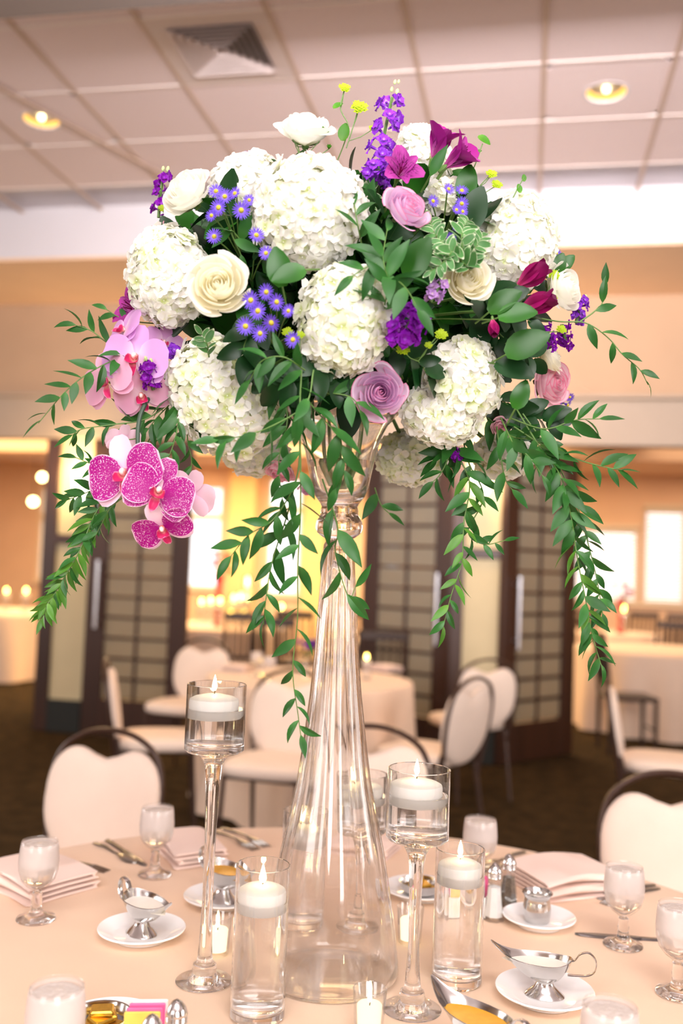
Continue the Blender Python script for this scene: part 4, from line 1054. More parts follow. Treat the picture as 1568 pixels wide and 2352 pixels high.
far_flowers(pR2, 1425, 1400, 'rosy red vase of blooms on the table under the right blinds', bl_r, 8, 0.55, 5)
far_flowers(pA, 700, 1540, 'low glass of violet blooms on the second round table, behind the hanging vine', bl_p, 7, 0.20, 6, False)

# pendant lamps and wall sconces
M_PEND = emit('pendant_globe', (255, 226, 150), 11.0)
def pendant(px, py, D, label, group='small glowing pendant lamps of the further room'):
    p = at(px, py, D); t = thing('pendant_lamp', label, 'lamp', T(p), group)
    MB().ball((0, 0, 0), 0.05).build('lamp_globe', M_PEND, t)
    MB().lathe([(0, 0.075), (0.02, 0.07), (0.03, 0.045), (0.0, 0.045)], 16).build('cap', M_FRAME, t)
    MB().tube([(0, 0, 0.07), (0, 0, max(0.1, 2.86 - p.z))], 0.004, 6).build('cord', M_FRAME, t)
pendant(868, 1140, 11.0, 'glowing pendant lamp right of the vase bowl, left of two')
pendant(909, 1137, 11.6, 'glowing pendant lamp right of the vase bowl, beside the folded door leaf')
pendant(868, 1085, 12.6, 'glowing pendant lamp behind the right side of the vase bowl')
pendant(76, 1152, 11.2, 'glowing pendant lamp in the far left opening, lowest of three')
pendant(97, 1096, 12.0, 'glowing pendant lamp in the far left opening beside the edge-on door')
pendant(127, 1092, 12.8, 'glowing pendant lamp in the far left opening nearest the left cream pillar')
def sconce(x, z, label):
    t = thing('wall_sconce', label, 'sconce', T((x, 7.30, z)))
    MB().bbox(-0.05, 0.05, -0.02, 0, -0.09, 0.09, 0.006).build('back_plate', M_STEEL, t, None, False)
    MB().lathe([(0, -0.12), (0.045, -0.115), (0.055, -0.10), (0.065, 0.10), (0.06, 0.10), (0.05, -0.09), (0, -0.10)], 24).build('sconce_shade', M_SCONCE, t, T((0, -0.09, 0)))
    MB().tube([(0, -0.015, -0.08), (0, -0.09, -0.125)], 0.008, 6).build('arm', M_STEEL, t)
    point_light('sconce_lamp', (x, 7.30 - 0.22, z + 0.12), 15, (1.0, 0.66, 0.30), 0.06)
sconce(-3.55, 1.98, 'glowing wall sconce on the left cream pillar behind the trailing vine')
sconce(-0.34, 2.12, 'glowing wall sconce on the right cream pillar behind the lower hydrangeas')
# ---------------------------------------------------------------- the bouquet
M_HYD = petal_mat('hydrangea_petal', (255, 254, 250), rough=0.55, tl=0.40, root=(240, 244, 206), rand=0.03)
M_HYD_G = petal_mat('hydrangea_petal_greenish', (249, 251, 230), rough=0.55, tl=0.40, root=(216, 228, 150), rand=0.03)
M_HYDCORE = pmat('hydrangea_core', (206, 214, 160), 0.8, noise=0.2, nscale=60)
M_ROSE_W = petal_mat('white_rose_petal', (255, 254, 246), root=(250, 248, 220), rough=0.5, tl=0.5, rand=0.02)
M_ROSE_C = petal_mat('cream_rose_petal', (255, 251, 230), root=(254, 242, 206), tip=(255, 253, 240), rough=0.5, tl=0.5, rand=0.02)
M_ROSE_P = petal_mat('lavender_rose_petal', (238, 210, 236), edge=(248, 150, 192), edge_w=0.92, root=(230, 196, 224), rough=0.5, tl=0.42, rand=0.03)
M_ROSE_P2 = petal_mat('pink_rose_petal', (248, 216, 226), edge=(246, 140, 178), edge_w=0.92, root=(238, 190, 206), rough=0.5, tl=0.42, rand=0.03)
M_STOCK = petal_mat('violet_stock_petal', (150, 58, 212), root=(216, 178, 238), rough=0.5, tl=0.25, rand=0.14)
M_STOCK_D = petal_mat('deep_violet_stock_petal', (142, 20, 178), root=(184, 104, 214), rough=0.5, tl=0.25, rand=0.14)
M_STOCK_L = petal_mat('lilac_stock_petal', (206, 160, 226), root=(240, 236, 210), rough=0.5, tl=0.25, rand=0.06)
M_ALS = petal_mat('alstroemeria_petal', (168, 36, 142), root=(210, 100, 176), rough=0.45, tl=0.25, rand=0.06)
M_ALS_S = petal_mat('streaked_alstroemeria_petal', (180, 60, 158), stripes=(70, 6, 58), root=(226, 150, 200), rough=0.45, tl=0.25, rand=0.04)
M_ALS_D = petal_mat('dark_alstroemeria_petal', (150, 14, 92), root=(222, 84, 146), tip=(110, 6, 70), rough=0.45, tl=0.25, rand=0.06)
M_ORC = petal_mat('pale_orchid_petal', (222, 166, 224), root=(240, 212, 236), rough=0.4, tl=0.3, rand=0.03)
M_ORC_P = petal_mat('blush_orchid_petal', (238, 178, 206), root=(246, 220, 230), rough=0.4, tl=0.3, rand=0.03)
M_ORC_M = petal_mat('magenta_speckled_orchid_petal', (172, 10, 134), edge=(252, 214, 236), edge_w=0.93, spots=(250, 206, 236), rough=0.4, tl=0.25, rand=0.05)
M_ORC_B = petal_mat('pale_orchid_back', (246, 214, 230), root=(236, 180, 214), rough=0.4, tl=0.25, rand=0.03)
M_LIP = petal_mat('orchid_lip', (200, 40, 100), root=(244, 176, 160), edge=(238, 150, 190), edge_w=0.8, rough=0.4, tl=0.15)
M_COL = pmat('orchid_column', (250, 226, 220), 0.4, noise=0.3, nscale=120, col2=(206, 90, 70))
M_ASTER = petal_mat('aster_ray', (112, 80, 212), root=(164, 140, 238), rough=0.5, tl=0.2, rand=0.10)
M_EYE = pmat('aster_eye', (226, 206, 70), 0.8, noise=0.3, nscale=500, col2=(176, 160, 40))
M_STEM = pmat('flower_stem', (96, 132, 62), 0.5, noise=0.15, nscale=60)
M_STEM_D = pmat('dark_stem', (62, 84, 66), 0.5, noise=0.15, nscale=60)
def leaf_mat(name, col, col2, rough=0.38, tl=0.18, edge=None, rand=0.22):
    return petal_mat(name, col, edge=edge, edge_w=0.80, root=col2, rough=rough, tl=tl, rand=rand)
M_LEAF = leaf_mat('ruscus_leaf', (42, 96, 38), (62, 118, 50))
M_LEAF_Y = leaf_mat('young_vine_leaf', (74, 126, 40), (96, 144, 52))
M_SALAL = leaf_mat('salal_leaf', (36, 90, 24), (52, 110, 34), 0.3, 0.15)
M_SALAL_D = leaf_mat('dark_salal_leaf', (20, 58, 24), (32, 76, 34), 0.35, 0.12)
M_PITT = leaf_mat('variegated_leaf', (78, 130, 70), (96, 146, 84), 0.4, 0.2, edge=(226, 236, 200), rand=0.15, )
M_BUP = leaf_mat('bupleurum_bract', (176, 200, 36), (130, 170, 44), 0.5, 0.3, rand=0.12)
M_BUPG = leaf_mat('bupleurum_leaf', (74, 140, 34), (96, 156, 46), 0.4, 0.3)
for m in (M_LEAF, M_LEAF_Y, M_SALAL, M_SALAL_D): m.node_tree.nodes['Principled BSDF'].inputs['Specular IOR Level'].default_value = 0.38
M_FOAM = pmat('floral_foam', (40, 66, 38), 0.95, noise=0.4, nscale=90, bump=0.6, bscale=200)
M_DISH = translucent(pmat('foam_dish', (186, 178, 180), 0.25), 0.4)

CPX, CPY, CD = 785, 655, 1.63
AX, AY, AZ = 510.0, 445.0, 0.30
CW = at(CPX, CPY, CD)
def cdir(r, u, t): return (rt * r + up * u - fw * t).normalized()
def surf(px, py, k=1.0):
    q = 1 - ((px - CPX) / (AX * 1.03)) ** 2 - ((py - CPY) / (AY * 1.03)) ** 2
    return at(px, py, CD - AZ * k * math.sqrt(max(q, 0.0)))
def outward(p):
    d = p - CW; am, bm = AX * CD / FPX, AY * CD / FPX
    return cdir(d.dot(rt) / am ** 2, d.dot(up) / bm ** 2, -d.dot(fw) / AZ ** 2)
def pxm(px, p): return px * depth_of(p) / FPX
FOAM_TOP = VASE_M @ Vector((0, 0, 1.04))
FC = VASE_M @ Vector((0, 0, 1.08))
def stem_to(t, loc_w, M_inv, r=0.0028, start=0.0, mat=None):
    # a straight stem from the flower's back to the foam
    d = FC - loc_w
    if d.length < 0.12: return
    a = loc_w + d.normalized() * start; b = FC - d.normalized() * 0.055
    mid = (a + b) / 2 + Vector((0, 0, 0.01))
    MB().tube([M_inv @ q for q in smooth_path([a, mid, b], 6)], r, 6).build('stem', mat or M_STEM, t)

# foam in its dish on the vase mouth
o = MB().lathe([(0, 0.949), (0.062, 0.949), (0.066, 0.951), (0.070, 0.985), (0.0695, 0.986), (0.064, 0.954), (0, 0.953)], 48).build('foam_dish', M_DISH, None, VASE_M); tag(o, 'greyish plastic dish on the vase mouth that holds the flowers', 'dish')
o = MB().lathe([(0, 0.9535), (0.060, 0.9545), (0.066, 0.985), (0.095, 1.02), (0.125, 1.07), (0.13, 1.12), (0.115, 1.18), (0.075, 1.22), (0, 1.235)], 32, mod=lambda a, z: 1 + 0.05 * math.sin(5 * a + 40 * z)).build('floral_foam', M_FOAM, None, VASE_M); tag(o, 'dark green floral foam in the heart of the bouquet', 'floral foam')
# stems standing in the bowl water
for k in range(7):
    a = k * 2.4; r_ = 0.016 + 0.012 * (k % 3)
    o = MB().tube(smooth_path([VASE_M @ Vector((r_ * math.cos(a) * 0.4, r_ * math.sin(a) * 0.4, 0.815 + 0.004 * (k % 3))), VASE_M @ Vector((r_ * math.cos(a), r_ * math.sin(a), 0.87)), VASE_M @ Vector((r_ * 1.1 * math.cos(a + 0.2), r_ * 1.1 * math.sin(a + 0.2), 0.9475))], 6), 0.0035, 8).build('cut_stem', M_STEM, None)
    tag(o, 'green cut flower stem standing in the vase bowl', 'stem', 'cut stems in the vase bowl')

# --- hydrangeas: a core and separate florets
def floret_me(seed, mat):
    rs = random.Random(seed); m = MB()
    for k in range(4):
        m.petal(0.0142 * rs.uniform(0.92, 1.1), 0.0160, rs.uniform(0.05, 0.35), rs.uniform(-0.35, 0.25), rs.uniform(-0.1, 0.4), prof=lambda t: max(0.16, math.sin(PI * min(1, 0.12 + t * 0.80)) ** 0.6) if t < 0.99 else 0.52,
                nu=2, nv=4, ruffle=0.0012, rk=3, M=T((0, 0, 0.0006 * (k % 2))) @ Rz(k * PI / 2 + rs.uniform(-0.15, 0.15)), seed=seed * 7 + k)
    m.ball((0, 0, 0.0012), 0.0013, nu=6, nv=4)
    return m.mesh('floret', mat)
FLO = [floret_me(s, M_HYD) for s in range(5)]; FLO_G = [floret_me(s + 9, M_HYD_G) for s in range(4)]
def hydrangea(px, py, rx, ry, label, depth=None, n=150, green=0.25, tilt=0, k=1.0, back=0.0, seed=1, rz=None):
    rs = random.Random(seed)
    s0 = surf(px, py, k) if depth is None else at(px, py, depth)
    Rx_, Ry_ = pxm(rx, s0) - 0.003, pxm(ry, s0) - 0.003; Rz_ = rz if rz else 0.8 * min(Rx_, Ry_)
    P = s0 + fw * (Rz_ * 0.75 + back)
    ca, sa = math.cos(math.radians(tilt)), math.sin(math.radians(tilt))
    ex = rt * ca + up * sa; ey = up * ca - rt * sa
    inner = (CW - P).normalized() if (CW - P).length > 0.05 else fw
    t = thing('hydrangea', label, 'hydrangea', T(P), 'white hydrangea heads of the bouquet')
    core = MB(); core.ball((0, 0, 0), 0.84, 0.84, 0.84, 20, 12)
    core.v = [tuple(ex * (x * Rx_) + ey * (y * Ry_) + fw * (z * Rz_)) for x, y, z in core.v]
    core.build('flower_core', M_HYDCORE, t)
    N = int(n * 1.45); cnt = 0
    for i in range(N):
        z = 1 - 2 * (i + 0.5) / N; ph = i * 2.39996323 + rs.uniform(-0.12, 0.12); r = math.sqrt(1 - z * z)
        u = Vector((r * math.cos(ph), r * math.sin(ph), z))     # in (ex, ey, fw)
        nrm = (ex * (u.x / Rx_) + ey * (u.y / Ry_) + fw * (u.z / Rz_)).normalized()
        if nrm.dot(inner) > 0.42 and u.z > 0.1: continue
        f = rs.uniform(0.93, 1.06)
        q = ex * (u.x * Rx_ * f) + ey * (u.y * Ry_ * f) + fw * (u.z * Rz_ * f)
        nj = (nrm + Vector((rs.uniform(-1, 1), rs.uniform(-1, 1), rs.uniform(-1, 1))) * 0.38).normalized()
        me = rs.choice(FLO_G) if rs.random() < green else rs.choice(FLO)
        put('floret', me, t, frame(q, nj, None, rs.uniform(0, 6.3), rs.uniform(0.88, 1.22)))
    stem_to(t, P, T(-P), 0.0035, Rz_ * 0.7)
    return t
hydrangea(568, 395, 98, 82, 'white hydrangea at the upper left, behind the largest one', None, 130, 0.1, 0, 0.9, 0.05, 1)
hydrangea(706, 472, 132, 130, 'largest white hydrangea, at the top centre of the bouquet', None, 185, 0.12, 0, 1.0, -0.01, 2)
hydrangea(380, 622, 94, 116, 'white hydrangea at the left behind the cream rose', None, 150, 0.2, 10, 1.0, 0.0, 3)
hydrangea(790, 727, 108, 130, 'white hydrangea in the middle of the bouquet, above the lavender rose', None, 165, 0.45, -15, 1.0, -0.01, 4)
hydrangea(505, 905, 118, 152, 'white hydrangea at the lower left, long and leaning down to the vase', None, 175, 0.4, 38, 1.0, 0.0, 5)
hydrangea(1066, 868, 88, 98, 'white hydrangea at the lower right, upper lobe of the pair beside the lavender rose', None, 130, 0.4, 0, 1.0, 0.0, 6)
hydrangea(1015, 950, 88, 66, 'white hydrangea tucked under the lower right one, nearest the vase rim', None, 110, 0.3, -12, 1.05, 0.0, 7)
hydrangea(1195, 543, 88, 112, 'white hydrangea at the upper right of the bouquet', None, 150, 0.2, -8, 1.0, 0.0, 8)
hydrangea(978, 338, 68, 90, 'white hydrangea at the top behind the purple trumpet flowers', None, 110, 0.25, 0, 0.8, 0.05, 9)
hydrangea(948, 1048, 80, 62, 'white hydrangea hanging low behind the vase rim on the right', 1.66, 100, 0.5, 0, 1, 0.0, 10)
hydrangea(1160, 1042, 68, 52, 'white hydrangea hanging low at the right, below the two-lobed one', 1.60, 90, 0.4, 0, 1, 0.0, 11)
hydrangea(588, 1040, 72, 50, 'white hydrangea hanging low behind the lower left one', 1.66, 90, 0.4, 0, 1, 0.0, 12)
hydrangea(1030, 425, 42, 36, 'small white hydrangea tuft under the purple trumpet flowers at the top', None, 40, 0.4, 0, 0.9, 0.04, 13)

# --- roses: every petal its own mesh
def rose_meshes(mat, seed, open_=1.0, tight=0.0):
    rs = random.Random(seed); out = []; az = rs.uniform(0, 6)
    # (belly radius, rim radius, rim height, half angle, outward curl, count) from the heart outwards
    layers = [(0.12, 0.04, 0.50, 1.9, 0.0, 2), (0.20, 0.12, 0.51, 1.5, 0.0, 3), (0.28, 0.21, 0.50, 1.25, 0.01, 3), (0.37, 0.31, 0.49, 1.15, 0.03, 4), (0.48, 0.43, 0.47, 1.05, 0.06, 4),
              (0.62, 0.58, 0.42, 0.95, 0.10, 4), (0.74, 0.76, 0.30, 0.85, 0.20 * open_, 4), (0.80, 0.88, 0.14, 0.75, 0.26 * open_, 4)]
    for li, (b, m0, z0, dphi, c0, n) in enumerate(layers):
        az += 0.7
        for k in range(n):
            az += 2 * PI / n + rs.uniform(-0.22, 0.22)
            w0 = 0.02 + 0.045 * li / 7
            m_ = m0 + rs.uniform(-w0, w0) * 0.7; zr = z0 + rs.uniform(-w0, w0); curl = c0 * rs.uniform(0.4, 1.35); skew = rs.uniform(0.04, 0.16); pt = rs.uniform(0.10, 0.24)
            nu, nv = 5, 8; v = []; f = []; uv = []; rufp = rs.uniform(0, 6)
            for j in range(nv + 1):
                for i in range(2 * nu + 1):
                    u = (i - nu) / nu; t = j / nv * (1 - pt * abs(u) ** 2.6)
                    r = (1 - t) ** 2 * 0.09 + 2 * t * (1 - t) * (b * 1.30) + t * t * m_
                    z = (1 - t) ** 2 * -0.58 + 2 * t * (1 - t) * (-0.12) + t * t * zr
                    q = max(0, t - 0.70) / 0.30
                    cl = curl * (0.6 + 0.6 * abs(u) ** 1.5)
                    r += cl * q ** 2; z -= cl * 0.75 * q ** 2.6
                    r *= 1 + skew * u + 0.010 * (1 + li) * 0.5 * math.sin(4 * u + rufp) * t
                    z += 0.004 * (2 + li) * math.sin(3.5 * u + rufp) * t * t
                    a = az + u * dphi * (0.40 + 0.60 * min(1, t * 1.6))
                    v.append((r * math.cos(a), r * math.sin(a), z)); uv.append(((u + 1) / 2, j / nv))
            c = 2 * nu + 1
            for j in range(nv):
                for i in range(2 * nu): f.append((j * c + i, j * c + i + 1, j * c + c + i + 1, j * c + c + i))
            out.append(MB().add(v, f, uv).mesh('petal', mat))
    return out
calyx = MB().lathe([(0, -0.78), (0.07, -0.76), (0.13, -0.66), (0.14, -0.56), (0.05, -0.50), (0, -0.48)], 12)
for k in range(5): calyx.petal(0.5, 0.2, -0.1, 0.7, 0.2, nu=1, nv=4, M=T((0, 0, -0.60)) @ Rz(k * 1.2566) @ T((0.1, 0, 0)))
calyx_me = calyx.mesh('calyx', M_STEM)
RO_W, RO_C, RO_P, RO_P2 = rose_meshes(M_ROSE_W, 1), rose_meshes(M_ROSE_C, 2), rose_meshes(M_ROSE_P, 3, 0.85), rose_meshes(M_ROSE_P2, 4, 0.8)
def rose(px, py, size, label, meshes, face=None, depth=None, back=0.0, spin=0, group='garden roses of the bouquet', k=1.0):
    p = (surf(px, py, k) if depth is None else at(px, py, depth)) + fw * back
    R = pxm(size, p) / 2; n = cdir(*face) if face else outward(p)
    M = frame(p, n, None, spin) @ S(R)
    t = thing('rose', label, 'rose', M, group)
    for me in meshes: put('petal', me, t)
    put('calyx', calyx_me, t)
    stem_to(t, p, M.inverted(), 0.003 / R if False else 0.003, R * 0.7)
    return t
def stem_fix():
    pass
rose(702, 296, 128, 'white rose standing topmost, above the largest hydrangea', RO_W, (0.05, 0.80, 0.6), 1.44, 0.0, 0.4)
rose(428, 442, 132, 'white rose at the upper left edge of the bouquet', RO_W, (-0.5, 0.45, 0.75), None, 0.0, 1.4)
rose(510, 674, 150, 'large cream rose at the left in front of a hydrangea', RO_C, (0.05, 0.1, 1.0), None, -0.045, 2.2, k=1.05)
rose(1070, 646, 122, 'cream rose at the right, above the lower right hydrangea', RO_C, (0.15, 0.15, 1.0), None, -0.01, 0.9)
rose(1286, 668, 124, 'white rose at the right edge beside the two dark trumpet buds', RO_W, (0.72, 0.15, 0.65), None, -0.02, 1.1)
rose(1262, 822, 84, 'cream rose mostly hidden above the pink rose at the right edge', RO_C, (0.8, 0.45, 0.4), None, 0.0, 0.3)
rose(930, 490, 116, 'lavender rose with pink petal rims under the purple trumpet flowers', RO_P, (0.5, 0.35, 0.8), None, -0.02, 0.2)
rose(872, 904, 126, 'lavender pink rose facing front just above the vase rim', RO_P, (0.1, -0.05, 1.0), None, -0.01, 1.9)
rose(1256, 886, 116, 'pink rose at the lower right edge, turned to the right', RO_P2, (0.6, -0.05, 0.8), None, -0.03, 0.6)
rose(348, 534, 78, 'small pink rose at the left edge above a hydrangea', RO_P2, (-0.7, 0.45, 0.4), None, 0.02, 2.6)
rose(645, 1082, 76, 'pink rose hanging low behind the vine left of the vase bowl', RO_P2, (-0.3, -0.75, 0.45), 1.64, 0.0, 1.0)
rose(712, 1120, 56, 'small lilac rose low behind the vase bowl', RO_P, (0.1, -0.8, 0.4), 1.76, 0.0, 1.0)
rose(1148, 978, 46, 'small pink rose peeping out between the two right hydrangeas', RO_P2, (0.2, -0.4, 0.8), 1.52, 0.0, 1.0)

# --- stock spikes
def stock_floret(seed, mat):
    rs = random.Random(seed); m = MB()
    for k in range(4): m.petal(0.0135, 0.0135, 0.35, -0.15, 0.15, nu=2, nv=3, ruffle=0.002, rk=4, M=Rz(k * PI / 2 + rs.uniform(-0.2, 0.2)), seed=seed + k)
    for k in range(4): m.petal(0.0095, 0.010, 0.9, 0.4, 0.2, nu=1, nv=3, ruffle=0.0015, rk=4, M=T((0, 0, 0.001)) @ Rz(k * PI / 2 + 0.8), seed=seed + 20 + k)
    m.tube([(0, 0, -0.010), (0, 0, 0.001)], [0.0018, 0.0024], 6)
    return m.mesh('floret', mat)
ST_V, ST_D, ST_L = [stock_floret(s, M_STOCK) for s in (1, 2, 3)], [stock_floret(s, M_STOCK_D) for s in (4, 5, 6)], [stock_floret(s, M_STOCK_L) for s in (7, 8)]
bud_me = MB().ball((0, 0, 0.004), 0.0032, 0.0032, 0.0055, 8, 6).mesh('bud', pmat('pale_bud', (186, 206, 140), 0.5))
def stock(path, label, meshes, n, spread=20, depths=None, buds=0, seed=0, back=0.0, size=1.0, group='violet stock flowers'):
    rs = random.Random(seed)
    pts = [surf(x, y) + fw * back for x, y in path] if depths is None else [at(x, y, d) for (x, y), d in zip(path, depths)]
    sp = smooth_path(pts, 24); P = sp[0]
    t = thing('stock_flower', label, 'stock flower', T(P), group)
    MB().tube([q - P for q in sp], 0.0028, 6).build('stem', M_STEM, t)
    for k in range(n):
        i = min(24, int(24 * (k + 0.5) / n)); c = sp[i]; ax = (sp[min(24, i + 1)] - sp[max(0, i - 1)]).normalized()
        a = k * 2.4 + rs.uniform(-0.3, 0.3); h = frame(c, ax); d = (h.to_3x3() @ Vector((math.cos(a), math.sin(a), 0.35))).normalized()
        d = (d - fw * 0.35).normalized(); q = c + d * pxm(spread, c) * rs.uniform(0.8, 1.1)
        put('floret', rs.choice(meshes), t, frame(q - P, d, None, rs.uniform(0, 6), size * rs.uniform(0.85, 1.15)))
    for k in range(buds):
        c = sp[24] + (sp[24] - sp[22]) * (0.5 + 0.5 * k) ; a = k * 2.4
        put('bud', bud_me, t, frame(c - P + Vector((math.cos(a), math.sin(a), 0)) * 0.006, (sp[24] - sp[20]), None, a, 0.95 - 0.08 * k))
    return t
stock([(866, 470), (872, 380), (884, 300), (900, 225)], 'tall violet stock spike at the top of the bouquet', ST_V, 20, 24, [1.50, 1.47, 1.48, 1.49], 4, 1)
stock([(846, 408), (864, 392), (888, 402)], 'violet stock tuft at the foot of the tall spike', ST_V, 8, 16, [1.45, 1.44, 1.45], 0, 2)
stock([(918, 790), (930, 760), (952, 725)], 'deep violet stock in the middle, between two white hydrangeas', ST_D, 17, 34, [1.34, 1.33, 1.34], 0, 3, size=1.05)
stock([(985, 700), (996, 680), (1010, 662)], 'pale lilac stock tip beside the cream rose on the right', ST_L, 7, 14, None, 3, 4, -0.02, 0.7)
stock([(1322, 742), (1330, 712), (1334, 690)], 'violet stock spray at the far right edge beside the white rose', ST_V, 8, 13, [1.60, 1.60, 1.60], 2, 5, size=0.75)
stock([(1244, 748), (1256, 775), (1262, 800)], 'violet stock spray under the white rose at the right', ST_D, 7, 14, [1.52, 1.52, 1.53], 0, 6, size=0.75)
stock([(1290, 745), (1296, 772), (1300, 795)], 'violet stock spray hanging at the right edge above the cream rose', ST_D, 7, 14, [1.54, 1.54, 1.55], 0, 7, size=0.75)
stock([(364, 500), (368, 448), (376, 398)], 'violet stock spray at the left edge behind the white rose', ST_D, 9, 12, [1.60, 1.60, 1.60], 2, 8, size=0.8)
stock([(352, 895), (346, 868), (340, 838)], 'violet stock spray between the pale orchids and the lower left hydrangea', ST_D, 8, 14, [1.46, 1.45, 1.44], 3, 9, size=0.8)
stock([(375, 815), (392, 806), (400, 812)], 'violet stock tuft behind the pale orchids', ST_V, 5, 10, [1.47, 1.47, 1.47], 0, 10, size=0.8)
stock([(1040, 1035), (1048, 1046), (1052, 1052)], 'little violet stock tuft low on the right under the hydrangeas', ST_D, 4, 8, [1.50, 1.50, 1.50], 0, 11, size=0.6)

# --- alstroemeria
def als_parts(mo, mi, e0, e1, bud=False):
    outer = MB().petal(0.050, 0.030, e0, e1, 0.35, prof=lambda t: 0.22 + 0.78 * math.sin(PI * min(1, t * 0.92)) ** 1.2 if t < 0.98 else 0.28, nu=2, nv=7, ruffle=0.001).mesh('tepal', mo)
    inner = MB().petal(0.047, 0.019, e0 + 0.05, e1 + 0.08, 0.45, prof=lambda t: 0.25 + 0.75 * math.sin(PI * min(1, t * 0.92)) ** 1.2 if t < 0.98 else 0.22, nu=2, nv=7).mesh('tepal', mi)
    return outer, inner
AL_O = als_parts(M_ALS, M_ALS_S, 1.42, 0.55); AL_D = als_parts(M_ALS_D, M_ALS_D, 1.38, 1.30); AL_F = als_parts(M_ALS_S, M_ALS_S, 1.35, 0.15)
ovary = MB().lathe([(0, -0.012), (0.003, -0.010), (0.0042, -0.003), (0.003, 0.003), (0, 0.004)], 8).mesh('ovary', M_STEM)
stam = MB()
for k in range(5): stam.tube(smooth_path([(0, 0, 0.003), (0.002 * math.cos(k * 1.26), 0.002 * math.sin(k * 1.26), 0.022), (0.006 * math.cos(k * 1.26), 0.006 * math.sin(k * 1.26), 0.036)], 5), 0.0006, 5)
stam_me = stam.mesh('stamens', M_ALS_D)
def alstro(px, py, label, parts, d, size, depth=None, back=0.0, spin=0, cat='alstroemeria'):
    p = (surf(px, py) if depth is None else at(px, py, depth)) + fw * back
    L = pxm(size, p) / 0.05
    base = p - cdir(*d) * 0.024 * L; M = frame(base, cdir(*d), None, spin, L)
    t = thing('alstroemeria', label, cat, M, 'purple trumpet flowers of the bouquet')
    for k in range(3):
        put('tepal', parts[0], t, Rz(k * 2.0944)); put('tepal', parts[1], t, Rz(k * 2.0944 + 1.0472) @ S(0.97))
    put('ovary', ovary, t); put('stamens', stam_me, t)
    stem_to(t, base, M.inverted(), 0.0022, 0.004)
    return t
alstro(1012, 322, 'magenta trumpet flower at the top, left of the upper pair', AL_O, (0.35, 0.85, 0.35), 92, 1.46, 0, 0.3)
alstro(1058, 356, 'magenta trumpet flower at the top, right of the upper pair', AL_O, (0.75, 0.45, 0.45), 90, 1.45, 0, 1.2)
alstro(922, 388, 'open magenta trumpet flower with dark streaks in front of the tall violet spike', AL_F, (0.2, 0.25, 0.9), 78, 1.40, 0, 0.55)
alstro(1222, 634, 'dark magenta trumpet bud at the right, upper of two', AL_D, (0.75, 0.5, 0.35), 86, 1.42, 0, 0.2)
alstro(1234, 697, 'dark magenta trumpet bud at the right, lower of two', AL_D, (0.9, 0.3, 0.3), 88, 1.42, 0, 0.9)
alstro(300, 706, 'magenta trumpet flower at the left edge above the pale orchids', AL_F, (-0.75, 0.25, 0.6), 84, 1.54, 0, 0.1)
alstro(1133, 752, 'small drooping mauve bud on a thin stem at the right', AL_D, (0.05, -0.9, 0.35), 44, 1.37, 0, 0.4)

# --- orchids
rp = lambda t: 0.30 + 0.70 * math.sin(PI * min(1, 0.04 + t * 0.86)) ** 0.6 if t < 0.985 else 0.42
sep_prof = lambda t: 0.28 + 0.72 * math.sin(PI * min(1, 0.02 + t * 0.86)) ** 0.9 if t < 0.985 else 0.34
pet_prof = lambda t: 0.20 + 0.80 * math.sin(PI * min(1, t * 0.90)) ** 0.55 if t < 0.985 else 0.40
def orchid_parts(m):
    return (MB().petal(0.042, 0.028, 0.12, -0.12, 0.15, prof=sep_prof, nu=3, nv=8).mesh('sepal', m), MB().petal(0.042, 0.052, 0.18, -0.15, 0.10, prof=pet_prof, nu=4, nv=8, ruffle=0.0012).mesh('petal', m))
ORP, ORB, ORM, ORK = orchid_parts(M_ORC), orchid_parts(M_ORC_P), orchid_parts(M_ORC_M), orchid_parts(M_ORC_B)
lip = MB()
lip.petal(0.020, 0.011, 0.5, -0.3, 0.5, nu=2, nv=5, M=Rz(-PI / 2) @ T((0.003, 0, 0.003)))
for s_ in (-1, 1): lip.petal(0.014, 0.013, 0.9, 1.1, 0.6, nu=2, nv=4, M=Rz(-PI / 2 + s_ * 0.95) @ T((0.002, 0, 0.002)))
lip_me = lip.mesh('lip', M_LIP)
col_me = MB().ball((0, 0.0025, 0.006), 0.0042, 0.0048, 0.0065, 10, 8).mesh('bloom', M_COL)
def orchid_spray(label, stem_px, stem_d, blooms):
    sp = smooth_path([at(x, y, d) for (x, y), d in zip(stem_px, stem_d)], 30); P = sp[0]
    t = thing('orchid_spray', label, 'orchid', T(P), 'moth orchid sprays')
    MB().tube([q - P for q in sp], [0.0042 - 0.0018 * k / 30 for k in range(31)], 8).build('stem', M_STEM_D, t)
    for px, py, D, size, d, roll, kinds in blooms:
        p = at(px, py, D); L = pxm(size, p) / 0.076
        M = frame(p - P, cdir(*d), up, 0.0, L) @ Rz(-PI / 2 + roll)
        b = put('bloom', col_me, t, M)
        sepm, petm = kinds[0], kinds[1]
        for k in range(3): put('sepal', sepm[0], b, Rz(PI / 2 + k * 2.0944) @ T((0.003, 0, -0.0012)))
        for a in (0.10, PI - 0.10): put('petal', petm[1], b, T((0, 0, 0.001)) @ Rz(a) @ T((0.003, 0, 0)))
        put('lip', lip_me, b, S(1.2))
        near = min(sp, key=lambda q: (q - p).length)
        MB().tube([M.inverted() @ (q - P) for q in smooth_path([near, (near + p) / 2 + fw * 0.006, p + fw * 0.002], 6)], 0.0016, 6).build('pedicel', M_STEM, b)
